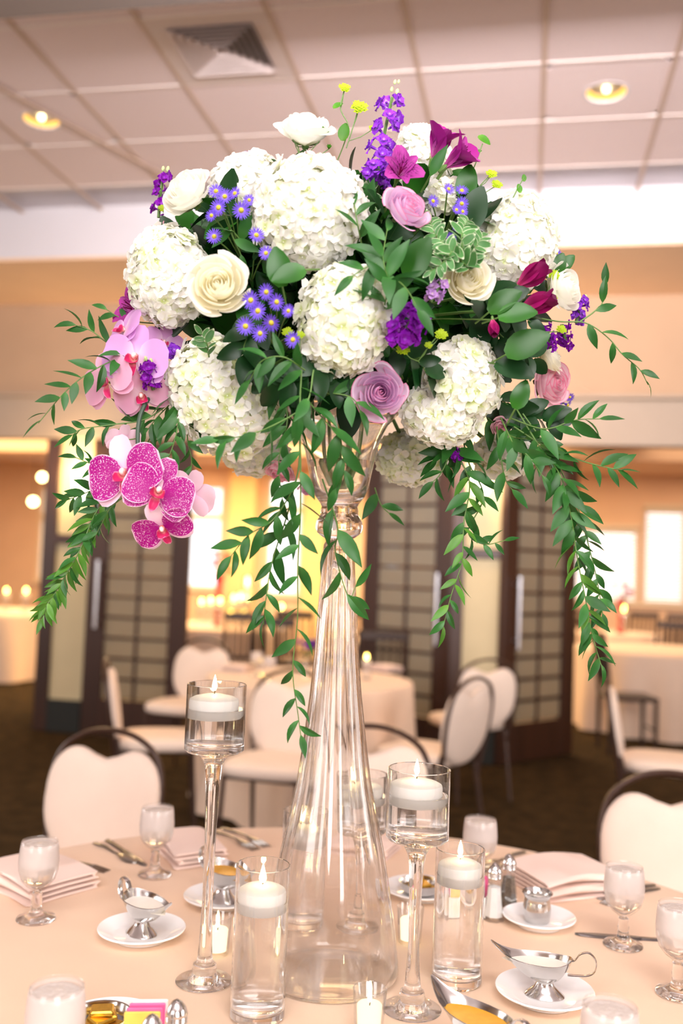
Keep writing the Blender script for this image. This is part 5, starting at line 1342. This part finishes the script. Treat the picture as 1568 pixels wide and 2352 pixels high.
# frame(): x = up hint, so +Y of the bloom is turned back to point up by the roll
orchid_spray('spray of pale pink moth orchids at the left edge of the bouquet', [(430, 740), (380, 790), (330, 840), (290, 885)], [1.50, 1.50, 1.50, 1.50],
    [(286, 762, 1.48, 112, (-0.55, 0.35, 0.45), 0.2, (ORP, ORP)), (312, 824, 1.45, 134, (-0.15, 0.05, 1.0), -0.15, (ORP, ORP)), (250, 878, 1.46, 124, (-0.45, 0.0, 0.8), 0.35, (ORB, ORB)),
     (374, 790, 1.49, 84, (0.35, 0.2, 0.7), -0.3, (ORP, ORP)), (326, 908, 1.47, 108, (0.1, -0.4, 0.8), 0.3, (ORB, ORB))])
orchid_spray('spray of magenta speckled moth orchids hanging at the lower left', [(400, 860), (352, 900), (322, 955), (316, 1020), (322, 1085), (350, 1140), (385, 1185)], [1.50, 1.48, 1.46, 1.45, 1.45, 1.45, 1.45],
    [(290, 1090, 1.42, 160, (-0.25, 0.05, 0.9), 0.25, (ORK, ORM)), (364, 1130, 1.405, 140, (0.15, 0.05, 1.0), -0.35, (ORM, ORM)), (436, 1134, 1.45, 104, (0.25, 0.3, -0.9), 0.5, (ORK, ORK)),
     (374, 1212, 1.42, 118, (0.1, -0.55, 0.85), 0.4, (ORK, ORM)), (283, 1010, 1.46, 70, (-0.3, 0.5, -0.6), 0.0, (ORK, ORK))])

# --- asters
ast = MB()
for k in range(22): ast.petal(0.0128, 0.0023, 0.25, 0.02 + 0.12 * (k % 3), 0.1, prof=lambda t: 1 if t < 0.8 else (0.75 if t < 0.98 else 0.2), nu=1, nv=3, M=Rz(k * 2 * PI / 22 + 0.05 * (k % 2)) @ T((0.0025, 0, 0)))
ast.tube([(0, 0, -0.006), (0, 0, 0.0004)], [0.002, 0.0032], 8)
ast_me = ast.mesh('aster_head', M_ASTER)
eye_me = MB().lathe([(0, 0.0042), (0.002, 0.0038), (0.0036, 0.0022), (0.0042, 0.0004), (0, 0.0002)][::-1], 14).mesh('aster_eye', M_EYE)
def aster_spray(label, root_px, heads, back=0.0, root_back=0.12, size=1.0):
    P = surf(*root_px) + fw * root_back
    t = thing('aster_spray', label, 'aster', T(P), 'violet blue asters with yellow eyes')
    st = MB(); rs = random.Random(root_px[0])
    for h in heads:
        x, y = h[0], h[1]; sz = h[2] if len(h) > 2 else 38
        p = surf(x, y) + fw * back; n = (outward(p) * 0.6 - fw * 0.6 + Vector((rs.uniform(-.4, .4), rs.uniform(-.4, .4), rs.uniform(-.3, .3)))).normalized()
        L = pxm(sz * size, p) / 0.030
        hd = put('aster_head', ast_me, t, frame(p - P, n, None, rs.uniform(0, 6), L)); put('aster_eye', eye_me, hd)
        st.tube(smooth_path([Vector((0, 0, 0)), (p - P) * 0.55 + Vector((0, 0, 0.006)), p - P - n * 0.006 * L], 6), 0.0012, 5)
    st.build('stem', M_STEM, t)
aster_spray('aster spray at the upper left between the white rose and the largest hydrangea', (530, 540), [(500, 450, 38), (520, 462, 40), (543, 455, 36), (506, 487, 44), (557, 493, 44), (490, 505, 32), (575, 470, 30)], -0.02)
aster_spray('aster spray at the left below the upper one, half hidden in leaves', (560, 600), [(494, 548, 40), (590, 545, 40), (526, 608, 40), (612, 586, 36), (517, 596, 30)], -0.01)
aster_spray('aster spray in front at the left of the middle hydrangea', (620, 760), [(582, 704, 46), (617, 686, 42), (640, 708, 42), (598, 728, 46), (570, 762, 46), (628, 754, 46), (603, 778, 42), (666, 728, 34), (676, 792, 42)], -0.04)
aster_spray('aster spray at the upper right under the purple trumpet flowers', (1030, 520), [(1030, 434, 30), (1060, 438, 34), (994, 462, 32), (1060, 468, 34), (1048, 482, 26), (1062, 486, 28), (1048, 522, 26), (1036, 546, 28)], 0.0)
aster_spray('aster spray at the lower right edge beside the pink rose', (1230, 930), [(1302, 930, 34), (1290, 918, 28), (1308, 912, 24), (1220, 942, 26)], 0.0, 0.06)
aster_spray('little aster buds peeping over the upper left hydrangea', (570, 345), [(566, 326, 18), (576, 328, 16), (556, 325, 14)], 0.05, 0.06)
aster_spray('single aster peeping out at the right of the upper right hydrangea', (1262, 590), [(1278, 582, 24)], 0.0, 0.04)

# --- leaves
def leaf_me(L, W, prof, mat, e0, e1, cup, seed=0, name='leaf'):
    return MB().petal(L, W, e0, e1, cup, prof=prof, nu=1, nv=6, seed=seed).mesh(name, mat)
lance = lambda t: max(0.03, math.sin(PI * (0.02 + 0.97 * t) ** 0.80) ** 1.05)
ovate = lambda t: max(0.04, math.sin(PI * (0.03 + 0.95 * t) ** 0.78) ** 0.72)
VL = [leaf_me(1, 0.34, lance, M_LEAF, 0.25, -0.45, 0.25, 1), leaf_me(1, 0.31, lance, M_LEAF, 0.1, -0.7, 0.35, 2), leaf_me(1, 0.37, lance, M_LEAF, 0.3, 0.1, 0.2, 3), leaf_me(1, 0.31, lance, M_LEAF_Y, 0.2, -0.3, 0.3, 4)]
SL = [leaf_me(1, 0.66, ovate, M_SALAL, 0.15, -0.25, 0.18, 1), leaf_me(1, 0.60, ovate, M_SALAL, 0.2, -0.5, 0.25, 2)]
SD = [leaf_me(1, 0.62, ovate, M_SALAL_D, 0.15, -0.25, 0.2, 3), leaf_me(1, 0.55, ovate, M_SALAL_D, 0.2, -0.5, 0.25, 4)]
PL = [leaf_me(1, 0.52, ovate, M_PITT, 0.1, -0.3, 0.25, 5), leaf_me(1, 0.46, ovate, M_PITT, 0.2, 0.2, 0.3, 6)]
BG = [leaf_me(1, 0.62, ovate, M_BUPG, 0.1, -0.3, 0.3, 7)]

def leafy(nm, label, cat, pts, group, leaves, Lpx, step_px, droop=0.25, spread=0.85, stem_r=0.0013, seed=0, taper=0.35, stem_mat=None, start=0.0, facing=0.6, young=0.0):
    """a stem through world points with single leaves along it"""
    rs = random.Random(seed); P = Vector(pts[0]); n = 40
    sp = smooth_path(pts, n); ln = sum((sp[k + 1] - sp[k]).length for k in range(n))
    t = thing(nm, label, cat, T(P), group)
    MB().tube([q - P for q in sp], [stem_r * (1 - 0.5 * k / n) for k in range(n + 1)], 6).build('stem', stem_mat or M_STEM, t)
    D = depth_of(sp[n // 2]); step = step_px * D / FPX; cnt = max(3, int(ln * (1 - start) / step))
    for k in range(cnt):
        f = start + (1 - start) * (k + 0.6) / cnt; i = min(n, int(f * n)); c = sp[i]
        tg = (sp[min(n, i + 1)] - sp[max(0, i - 1)]).normalized()
        side = tg.cross(fw).normalized() * (1 if k % 2 else -1)
        d = tg * 0.65 + side * spread * rs.uniform(0.5, 1.2) - fw * rs.uniform(-0.35, 0.45) + Vector((0, 0, -1)) * droop * rs.uniform(0.4, 1.4)
        if k == cnt - 1: d = tg + Vector((0, 0, -0.2))
        nr = (-fw * facing + Vector((0, 0, 1)) * 0.35 + Vector((rs.uniform(-1, 1), rs.uniform(-1, 1), rs.uniform(-1, 1))) * 0.6)
        L = Lpx * D / FPX * (1 - taper * f) * rs.uniform(0.78, 1.18)
        me = leaves[3] if (len(leaves) > 3 and rs.random() < young * f) else rs.choice(leaves[:3])
        put('leaf', me, t, xframe(c - P, d, nr, L))
    return t
VG = 'trailing vines with lance leaves'
def vine(px_pts, ds, label, Lpx, step, **k):
    return leafy('trailing_vine', label, 'vine', [at(x, y, d) for (x, y), d in zip(px_pts, ds)], VG, VL, Lpx * 1.15, step, **k)
vine([(420, 800), (300, 815), (215, 850), (150, 900), (88, 972)], [1.50, 1.46, 1.44, 1.43, 1.42], 'vine reaching out to the far left beside the pale orchids', 66, 20, seed=1, start=0.25)
vine([(400, 790), (270, 795), (210, 760), (168, 745)], [1.52, 1.50, 1.50, 1.50], 'short vine at the left edge above the pale orchids', 66, 24, seed=2, start=0.35, droop=-0.2)
vine([(380, 745), (290, 735), (235, 705)], [1.54, 1.55, 1.56], 'tiny vine tip at the left edge behind the magenta trumpet flower', 56, 26, seed=3, start=0.4, droop=-0.2)
vine([(420, 900), (340, 960), (260, 975), (190, 985), (165, 1000)], [1.50, 1.49, 1.47, 1.46, 1.46], 'vine running left just under the pale orchids', 66, 17, seed=4, start=0.2)
vine([(430, 930), (330, 1040), (240, 1070), (170, 1050)], [1.52, 1.50, 1.48, 1.48], 'vine running left at the top of the magenta orchids', 60, 18, seed=5, start=0.3)
vine([(420, 960), (330, 1080), (250, 1110), (190, 1135), (150, 1150)], [1.54, 1.53, 1.52, 1.50, 1.50], 'vine behind the magenta orchids, pointing left', 58, 17, seed=6, start=0.4)
vine([(390, 940), (300, 1090), (225, 1170), (185, 1260), (140, 1340), (100, 1400)], [1.54, 1.53, 1.50, 1.48, 1.47, 1.46], 'long vine hanging at the far left below the magenta orchids', 60, 11, seed=7, start=0.28, young=0.9)
vine([(370, 960), (280, 1120), (215, 1200), (170, 1290), (120, 1370), (95, 1425)], [1.56, 1.55, 1.54, 1.52, 1.51, 1.50], 'second long vine hanging at the far left, behind the first', 50, 12, seed=8, start=0.35, young=1.0)
vine([(330, 1110), (260, 1160), (235, 1200), (215, 1240)], [1.50, 1.48, 1.48, 1.48], 'short vine below the left magenta orchid', 54, 17, seed=9, start=0.2)
vine([(400, 900), (410, 960), (395, 1030), (370, 1080)], [1.48, 1.45, 1.44, 1.44], 'vine hanging between the magenta orchids and the lower left hydrangea', 66, 15, seed=10)
vine([(440, 930), (430, 1000), (440, 1060), (432, 1110)], [1.50, 1.48, 1.48, 1.48], 'short vine hanging just left of the lower left hydrangea', 56, 20, seed=11)
vine([(692, 850), (688, 950), (690, 1060), (690, 1180), (684, 1300), (683, 1420), (672, 1540), (684, 1640), (692, 1700)], [1.33, 1.33, 1.34, 1.36, 1.37, 1.38, 1.39, 1.40, 1.40], 'longest vine hanging in front of the vase, down its left side', 74, 31, seed=12, taper=0.3)
vine([(720, 850), (700, 930), (610, 985), (540, 1005), (495, 1010)], [1.34, 1.32, 1.31, 1.31, 1.31], 'vine crossing the lower left hydrangea in front', 84, 30, seed=13, droop=0.8, start=0.15)
vine([(690, 900), (740, 960), (780, 1010), (790, 1080), (770, 1130)], [1.36, 1.34, 1.34, 1.35, 1.36], 'vine hanging across the vase bowl', 84, 28, seed=14, droop=0.6)
vine([(700, 900), (800, 910), (830, 950)], [1.38, 1.36, 1.36], 'short vine over the vase rim under the lavender pink rose', 84, 30, seed=15, droop=0.7)
vine([(690, 990), (680, 1100), (630, 1190), (570, 1230), (520, 1290)], [1.38, 1.37, 1.37, 1.37, 1.37], 'vine swinging out to the left of the vase bulb', 80, 24, seed=16, start=0.25)
vine([(690, 1060), (660, 1180), (625, 1290), (610, 1380), (605, 1435)], [1.40, 1.40, 1.40, 1.40, 1.40], 'vine hanging left of the vase neck', 84, 24, seed=17, start=0.2)
vine([(740, 1100), (775, 1210), (770, 1270), (800, 1370), (820, 1340)], [1.42, 1.42, 1.43, 1.44, 1.45], 'vine with broad leaves crossing the vase bulb and neck', 86, 34, seed=18, start=0.1, droop=0.5)
vine([(640, 880), (660, 960), (640, 1060), (650, 1160)], [1.40, 1.38, 1.38, 1.39], 'vine behind the longest one, left of the vase bowl', 80, 26, seed=19, droop=0.5)
vine([(860, 1120), (875, 1160), (900, 1185)], [1.66, 1.66, 1.66], 'vine tip showing right of the vase bowl', 60, 24, seed=20)
vine([(1030, 960), (1050, 1040), (1078, 1110), (1065, 1200), (1060, 1290), (1035, 1370), (1015, 1450)], [1.52, 1.50, 1.50, 1.50, 1.50, 1.50, 1.50], 'vine hanging at the right of the vase below the lower hydrangeas', 66, 16, seed=21, start=0.1, young=0.7)
vine([(1060, 990), (1075, 1060), (1110, 1140), (1075, 1220), (1110, 1250), (1165, 1240)], [1.52, 1.51, 1.51, 1.51, 1.51, 1.51], 'vine right of the vase with a tip curling to the right', 58, 20, seed=22, start=0.1)
vine([(1050, 980), (1030, 1050), (1010, 1090), (990, 1110)], [1.50, 1.50, 1.50, 1.50], 'short vine under the lower right hydrangea, pointing left', 62, 22, seed=23, start=0.2)
vine([(1180, 930), (1235, 1020), (1285, 1090), (1310, 1180), (1325, 1280), (1345, 1380), (1360, 1460), (1384, 1540)], [1.48, 1.46, 1.45, 1.44, 1.44, 1.44, 1.44, 1.44], 'longest vine hanging down at the far right', 70, 13, seed=24, start=0.12, young=0.5)
vine([(1200, 950), (1270, 1050), (1320, 1150), (1345, 1230), (1370, 1330), (1385, 1420)], [1.50, 1.49, 1.48, 1.47, 1.47, 1.47], 'second vine at the far right, leaves pointing right', 68, 17, seed=25, start=0.25)
vine([(1170, 960), (1250, 985), (1320, 965), (1385, 962)], [1.48, 1.45, 1.44, 1.43], 'vine reaching right just under the pink rose', 76, 17, seed=26, start=0.25, droop=0.0)
vine([(1180, 980), (1260, 1030), (1340, 1060), (1400, 1075), (1432, 1080)], [1.48, 1.46, 1.45, 1.44, 1.44], 'vine reaching furthest right below the pink rose', 74, 19, seed=27, start=0.25, droop=0.1)
vine([(1150, 960), (1180, 1020), (1215, 1050), (1250, 1100)], [1.46, 1.43, 1.42, 1.42], 'short vine over the low right hydrangea', 74, 20, seed=28, start=0.1)
vine([(1180, 720), (1280, 738), (1345, 742), (1395, 775), (1430, 815), (1468, 848), (1488, 884)], [1.44, 1.46, 1.46, 1.46, 1.46, 1.46, 1.46], 'thin sparse vine arching out at the right beside the white rose', 66, 38, seed=29, start=0.3, spread=0.6)
vine([(1330, 740), (1365, 715), (1385, 690), (1392, 632)], [1.46, 1.46, 1.46, 1.46], 'thin vine tip curling upward at the far right', 62, 40, seed=30, start=0.2, droop=-0.1, spread=0.4)
vine([(1140, 980), (1150, 1050), (1160, 1100), (1180, 1130)], [1.50, 1.48, 1.48, 1.48], 'short vine hanging between the two low right hydrangeas', 70, 26, seed=31, start=0.1)

RG = 'glossy green leaf sprays among the blooms'
def spray(px_pts, ds, label, Lpx, step, leaves=VL, **k):
    return leafy('leaf_spray', label, 'leaf spray', [at(x, y, d) for (x, y), d in zip(px_pts, ds)], RG, leaves, Lpx, step, **k)
spray([(880, 720), (890, 650), (880, 590), (890, 520)], [1.34, 1.30, 1.30, 1.33], 'glossy leaf spray rising in the centre under the lavender rose', 108, 22, seed=41, droop=0.1, facing=1.0)
spray([(900, 600), (850, 610), (800, 640)], [1.32, 1.29, 1.27], 'glossy leaf spray pointing left over the middle hydrangea', 100, 34, seed=42, droop=0.15, facing=1.0)
spray([(880, 620), (930, 660), (965, 720)], [1.31, 1.28, 1.28], 'glossy leaf spray falling right above the deep violet stock', 110, 28, seed=43, droop=0.3, facing=1.0)
spray([(700, 850), (650, 820), (600, 830), (570, 880)], [1.34, 1.31, 1.32, 1.34], 'leaf spray under the asters at the left of the middle hydrangea', 90, 22, seed=44, facing=0.9)
spray([(830, 560), (820, 510), (812, 460)], [1.36, 1.34, 1.36], 'leaf spray right of the largest hydrangea', 96, 30, seed=45, droop=0.0, facing=0.8)
spray([(560, 560), (530, 530), (560, 600)], [1.40, 1.38, 1.40], 'leaf spray behind the left asters', 90, 22, seed=46, facing=0.8)
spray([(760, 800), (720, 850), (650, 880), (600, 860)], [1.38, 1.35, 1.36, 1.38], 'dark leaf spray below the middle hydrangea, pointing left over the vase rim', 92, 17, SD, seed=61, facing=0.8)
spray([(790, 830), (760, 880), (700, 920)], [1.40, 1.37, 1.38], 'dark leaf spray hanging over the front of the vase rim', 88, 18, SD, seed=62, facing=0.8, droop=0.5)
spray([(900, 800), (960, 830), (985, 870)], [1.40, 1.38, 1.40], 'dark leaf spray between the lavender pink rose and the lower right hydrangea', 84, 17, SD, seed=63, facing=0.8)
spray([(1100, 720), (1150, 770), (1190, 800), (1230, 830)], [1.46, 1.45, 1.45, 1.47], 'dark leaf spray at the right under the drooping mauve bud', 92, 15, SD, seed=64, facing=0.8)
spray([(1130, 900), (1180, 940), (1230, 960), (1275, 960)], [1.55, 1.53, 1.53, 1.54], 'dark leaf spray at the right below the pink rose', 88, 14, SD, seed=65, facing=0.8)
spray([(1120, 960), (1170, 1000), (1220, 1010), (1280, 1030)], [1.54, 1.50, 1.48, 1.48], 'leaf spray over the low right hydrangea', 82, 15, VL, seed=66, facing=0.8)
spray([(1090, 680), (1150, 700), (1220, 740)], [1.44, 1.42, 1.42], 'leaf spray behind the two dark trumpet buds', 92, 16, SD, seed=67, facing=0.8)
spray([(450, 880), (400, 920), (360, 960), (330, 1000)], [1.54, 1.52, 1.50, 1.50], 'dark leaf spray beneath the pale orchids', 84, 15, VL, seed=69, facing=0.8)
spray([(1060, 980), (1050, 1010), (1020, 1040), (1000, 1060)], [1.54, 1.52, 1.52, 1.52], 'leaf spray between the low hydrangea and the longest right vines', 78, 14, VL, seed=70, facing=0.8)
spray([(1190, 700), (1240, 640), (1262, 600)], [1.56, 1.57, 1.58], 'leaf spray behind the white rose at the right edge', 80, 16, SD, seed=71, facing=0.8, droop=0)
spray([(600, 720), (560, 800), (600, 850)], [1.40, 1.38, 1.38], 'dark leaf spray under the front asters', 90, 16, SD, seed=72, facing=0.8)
def single_leaf(px, py, ang, Lpx, label, me, D=None, tilt=0.2):
    p = surf(px, py) if D is None else at(px, py, D); a = math.radians(ang)
    d = rt * math.cos(a) + up * math.sin(a) - fw * tilt; n = -fw + up * 0.4
    L = pxm(Lpx, p); P = p - d.normalized() * L * 0.5
    t = thing('salal_leaf', label, 'leaf', T(P), 'single broad salal leaves')
    put('blade', me, t, xframe((0, 0, 0), d, n, L)); MB().tube([(0, 0, 0), tuple(-d * 0.02 + fw * 0.02)], 0.0014, 6).build('leaf_stalk', M_STEM, t)
single_leaf(640, 612, 100, 92, 'broad green leaf under the largest hydrangea, upright one', SL[0], 1.31)
single_leaf(662, 632, 200, 84, 'broad green leaf under the largest hydrangea, lying to the right', SL[0], 1.295)
single_leaf(1212, 790, 25, 110, 'broad dark leaf at the right below the trumpet buds', SL[0], 1.38)
single_leaf(960, 590, 60, 104, 'broad green leaf in the centre beside the variegated sprig', SL[0], 1.31)
single_leaf(1182, 850, -20, 96, 'broad dark leaf between the lower right hydrangea and the pink rose', SD[0], 1.40)
single_leaf(1072, 416, 80, 84, 'broad leaf behind the purple trumpet flowers at the top', SL[1], 1.46)
single_leaf(1088, 480, 70, 110, 'broad dark leaf left of the upper right hydrangea', SD[0], 1.43)
single_leaf(1196, 905, 70, 72, 'small broad leaf left of the pink rose', SL[1], 1.40)
single_leaf(1010, 370, 55, 78, 'narrow green leaf across the stems of the upper trumpet flowers', VL[2], 1.43)
single_leaf(1282, 608, 70, 62, 'green leaf at the right edge over the white rose', SL[1], 1.52)
single_leaf(1300, 605, 50, 56, 'second green leaf at the right edge over the white rose', SL[1], 1.53)
single_leaf(845, 470, 72, 120, 'long leaf rising beside the tall violet spike', VL[2], 1.42)
single_leaf(1160, 690, 35, 90, 'green leaf between the cream rose and the trumpet buds', SL[1], 1.38)
single_leaf(1190, 720, 10, 92, 'lower green leaf between the cream rose and the trumpet buds', SL[1], 1.37)

# variegated sprigs
def pitt(px_pts, ds, label, **k):
    return leafy('variegated_sprig', label, 'leaf sprig', [at(x, y, d) for (x, y), d in zip(px_pts, ds)], 'cream-edged variegated sprigs', PL + [PL[0]], 44, 8, spread=1.3, **k)
pitt([(1080, 620), (1040, 580), (1000, 540), (985, 500)], [1.34, 1.32, 1.34, 1.36], 'cream-edged sprig right of the lavender rose, left branch', seed=51, droop=0.0, facing=1.0)
pitt([(1080, 620), (1060, 560), (1065, 520), (1075, 505)], [1.34, 1.33, 1.34, 1.36], 'cream-edged sprig right of the lavender rose, upright branch', seed=52, droop=0.0, facing=1.0)
pitt([(1060, 610), (1090, 570), (1110, 540)], [1.34, 1.34, 1.36], 'cream-edged sprig beside the upper right hydrangea', seed=53, droop=0.0, facing=1.0)
pitt([(1050, 560), (1020, 600), (985, 625)], [1.33, 1.31, 1.31], 'cream-edged sprig hanging above the cream rose on the right', seed=54, droop=0.2, facing=1.0)
pitt([(480, 820), (475, 790), (462, 765)], [1.42, 1.40, 1.40], 'little cream-edged sprig above the lower left hydrangea', seed=55, droop=0.0, facing=1.0)
pitt([(830, 470), (850, 445), (845, 425)], [1.46, 1.45, 1.45], 'little cream-edged sprig at the foot of the tall violet spike', seed=56, droop=0.0, facing=1.0)

# bupleurum
umb = MB(); rs = random.Random(8)
for k in range(16):
    a, r_ = k * 2.4, 0.010 * math.sqrt((k + 0.3) / 16); q = Vector((r_ * math.cos(a), r_ * math.sin(a), 0.004 - r_ * 0.2))
    for j in range(4): umb.petal(0.0055, 0.0042, 0.5, 0.1, 0.2, nu=1, nv=2, M=T(q) @ Rz(j * 1.57 + k))
    umb.tube([(0, 0, -0.006), q], 0.0004, 4)
umb_me = umb.mesh('umbel', M_BUP)
cup = MB()
for k in range(6): cup.petal(0.014, 0.009, 1.1, 0.9, 0.3, nu=1, nv=3, M=Rz(k * 1.047))
cup_me = cup.mesh('bract_cup', M_BUPG)
def bupleurum(label, path, ds, heads=(), leaves=(), cups=()):
    sp = smooth_path([at(x, y, d) for (x, y), d in zip(path, ds)], 24); P = sp[0]; D = ds[-1]
    t = thing('bupleurum_sprig', label, 'bupleurum', T(P), 'yellow-green bupleurum sprigs')
    st = MB(); st.tube([q - P for q in sp], 0.0009, 6)
    for lst, me, ref in ((heads, umb_me, 0.028), (cups, cup_me, 0.024)):
        for x, y, sz in lst:
            p = at(x, y, D); near = min(sp, key=lambda q: (q - p - Vector((0, 0, -0.03))).length)
            st.tube([near - P, (near + p) / 2 - P + Vector((0, 0, -0.003)), p - P], 0.0007, 5)
            put(me.name.split('.')[0], me, t, frame(p - P, cdir(0.1, 0.4, 0.85), None, x, pxm(sz, p) / ref))
    st.build('stem', M_STEM, t)
    for x, y, sz, a in leaves:
        p = at(x, y, D); d = rt * math.cos(math.radians(a)) + up * math.sin(math.radians(a))
        put('leaf', BG[0], t, xframe(p - P - d * pxm(sz, p) * 0.5, d, -fw + up * 0.5, pxm(sz, p)))
bupleurum('tall yellow-green bupleurum sprig above the topmost white rose', [(770, 380), (790, 330), (800, 290), (782, 250), (790, 208)], [1.52, 1.51, 1.50, 1.50, 1.50], [(791, 204, 32)], [(790, 302, 44, 80), (776, 242, 26, 30)])
bupleurum('yellow-green bupleurum sprig between the white rose and the violet spike', [(795, 340), (808, 300), (822, 252)], [1.50, 1.50, 1.50], [(824, 250, 46), (856, 297, 24)])
bupleurum('bupleurum sprig at the upper right above the hydrangea there', [(1060, 450), (1090, 380), (1108, 330)], [1.48, 1.48, 1.48], [], [(1112, 322, 34, -30), (1098, 348, 18, 20), (1086, 360, 16, 30)])
bupleurum('bupleurum sprig with two green cups at the upper right', [(1080, 470), (1100, 430), (1125, 402)], [1.47, 1.47, 1.47], [(1128, 402, 30), (1140, 426, 30)])
bupleurum('single bupleurum tip over the upper right hydrangea', [(1170, 470), (1190, 430), (1203, 408)], [1.46, 1.46, 1.46], [], [(1203, 408, 18, 90), (1192, 432, 22, 100)])
bupleurum('green bupleurum cups in front of the topmost white rose', [(690, 380), (685, 340), (672, 320)], [1.44, 1.44, 1.44], [], [], [(672, 312, 40), (742, 314, 40), (755, 342, 20)])
bupleurum('bupleurum heads over the white rose at the right edge', [(1230, 730), (1250, 690), (1268, 640)], [1.50, 1.50, 1.50], [(1269, 634, 36), (1264, 684, 34)])
bupleurum('bupleurum heads low on the right, beside the violet sprays', [(1160, 790), (1190, 765), (1280, 762)], [1.42, 1.42, 1.46], [(1194, 756, 36), (1288, 758, 28)])
bupleurum('bupleurum heads beside the lower right hydrangea and the violet stock', [(960, 830), (985, 795), (1010, 765)], [1.36, 1.35, 1.35], [(924, 805, 36), (984, 794, 22), (1012, 770, 34)])
bupleurum('bupleurum heads at the left of the middle hydrangea', [(690, 820), (672, 780), (660, 762)], [1.34, 1.33, 1.33], [(660, 764, 30), (722, 770, 28), (690, 770, 24)])
bupleurum('bupleurum tip at the left behind the white rose', [(395, 520), (380, 495), (372, 482)], [1.58, 1.58, 1.58], [(374, 480, 24)])

# dense dark leaves that fill the ball
BLOOMS = []
for o in bpy.data.objects:
    if o.parent is None and o.get('category') in ('hydrangea', 'rose', 'aster', 'alstroemeria', 'stock flower'):
        q = o.matrix_basis.translation - CAM; D = q.dot(fw); BLOOMS.append((784 + FPX * q.dot(rt) / D, 1176 - FPX * q.dot(up) / D, o['label']))
used_labels = set()
def filler_label(tip):
    q = tip - CAM; D = q.dot(fw); x, y = 784 + FPX * q.dot(rt) / D, 1176 - FPX * q.dot(up) / D
    for bx, by, lb in sorted(BLOOMS, key=lambda e: (e[0] - x) ** 2 + (e[1] - y) ** 2):
        dx, dy = x - bx, y - by
        side = ('right of' if dx > 0 else 'left of') if abs(dx) > abs(dy) else ('below' if dy > 0 else 'above')
        short = ' '.join(lb.replace(',', '').split()[:10])
        while short.split()[-1] in ('the', 'of', 'a', 'and', 'its', 'in', 'at', 'with', 'to', 'behind', 'between', 'beside', 'under', 'left', 'lower', 'upper', 'right', 'large', 'white', 'dark', 'cream', 'two', 'purple', 'tall', 'pale', 'on', 'from', 'over', 'above', 'by', 'pink', 'long', 'it', 'down', 'leaning', 'half', 'middle', 'rose', 'trumpet'): short = ' '.join(short.split()[:-1])
        l = 'dark leafy stem %s the %s' % (side, short)
        if l not in used_labels and len(l.split()) <= 16: used_labels.add(l); return l
    return 'dark leafy stem filling the bouquet between the blooms'
rs = random.Random(21)
NB = 60
for b in range(NB):
    z = 1 - 2 * (b + 0.5) / NB; ph = b * 2.39996; r_ = math.sqrt(1 - z * z)
    u = Vector((r_ * math.cos(ph), r_ * math.sin(ph), z))
    if u.z < -0.93: continue
    am, bm = AX * CD / FPX, AY * CD / FPX
    tip = CW + r0 * (u.x * am * 0.80) + Vector((0, 0, 1)) * (u.z * bm * (0.50 if u.z > 0.55 else 0.60 if u.z > 0 else 0.80)) + Vector((-fw.y, fw.x, 0)).cross(Vector((0, 0, 1))).normalized() * 0
    hf = Vector((fw.x, fw.y, 0)).normalized(); tip += hf * (u.y * AZ * 0.75)
    if u.z < -0.2: tip += Vector((0, 0, 0.02))
    base = FC + (tip - FC) * 0.30
    front = u.y < 0.15
    back_lb = filler_label(tip) if u.y < 0.2 else 'dark leafy stem hidden at the back of the bouquet'
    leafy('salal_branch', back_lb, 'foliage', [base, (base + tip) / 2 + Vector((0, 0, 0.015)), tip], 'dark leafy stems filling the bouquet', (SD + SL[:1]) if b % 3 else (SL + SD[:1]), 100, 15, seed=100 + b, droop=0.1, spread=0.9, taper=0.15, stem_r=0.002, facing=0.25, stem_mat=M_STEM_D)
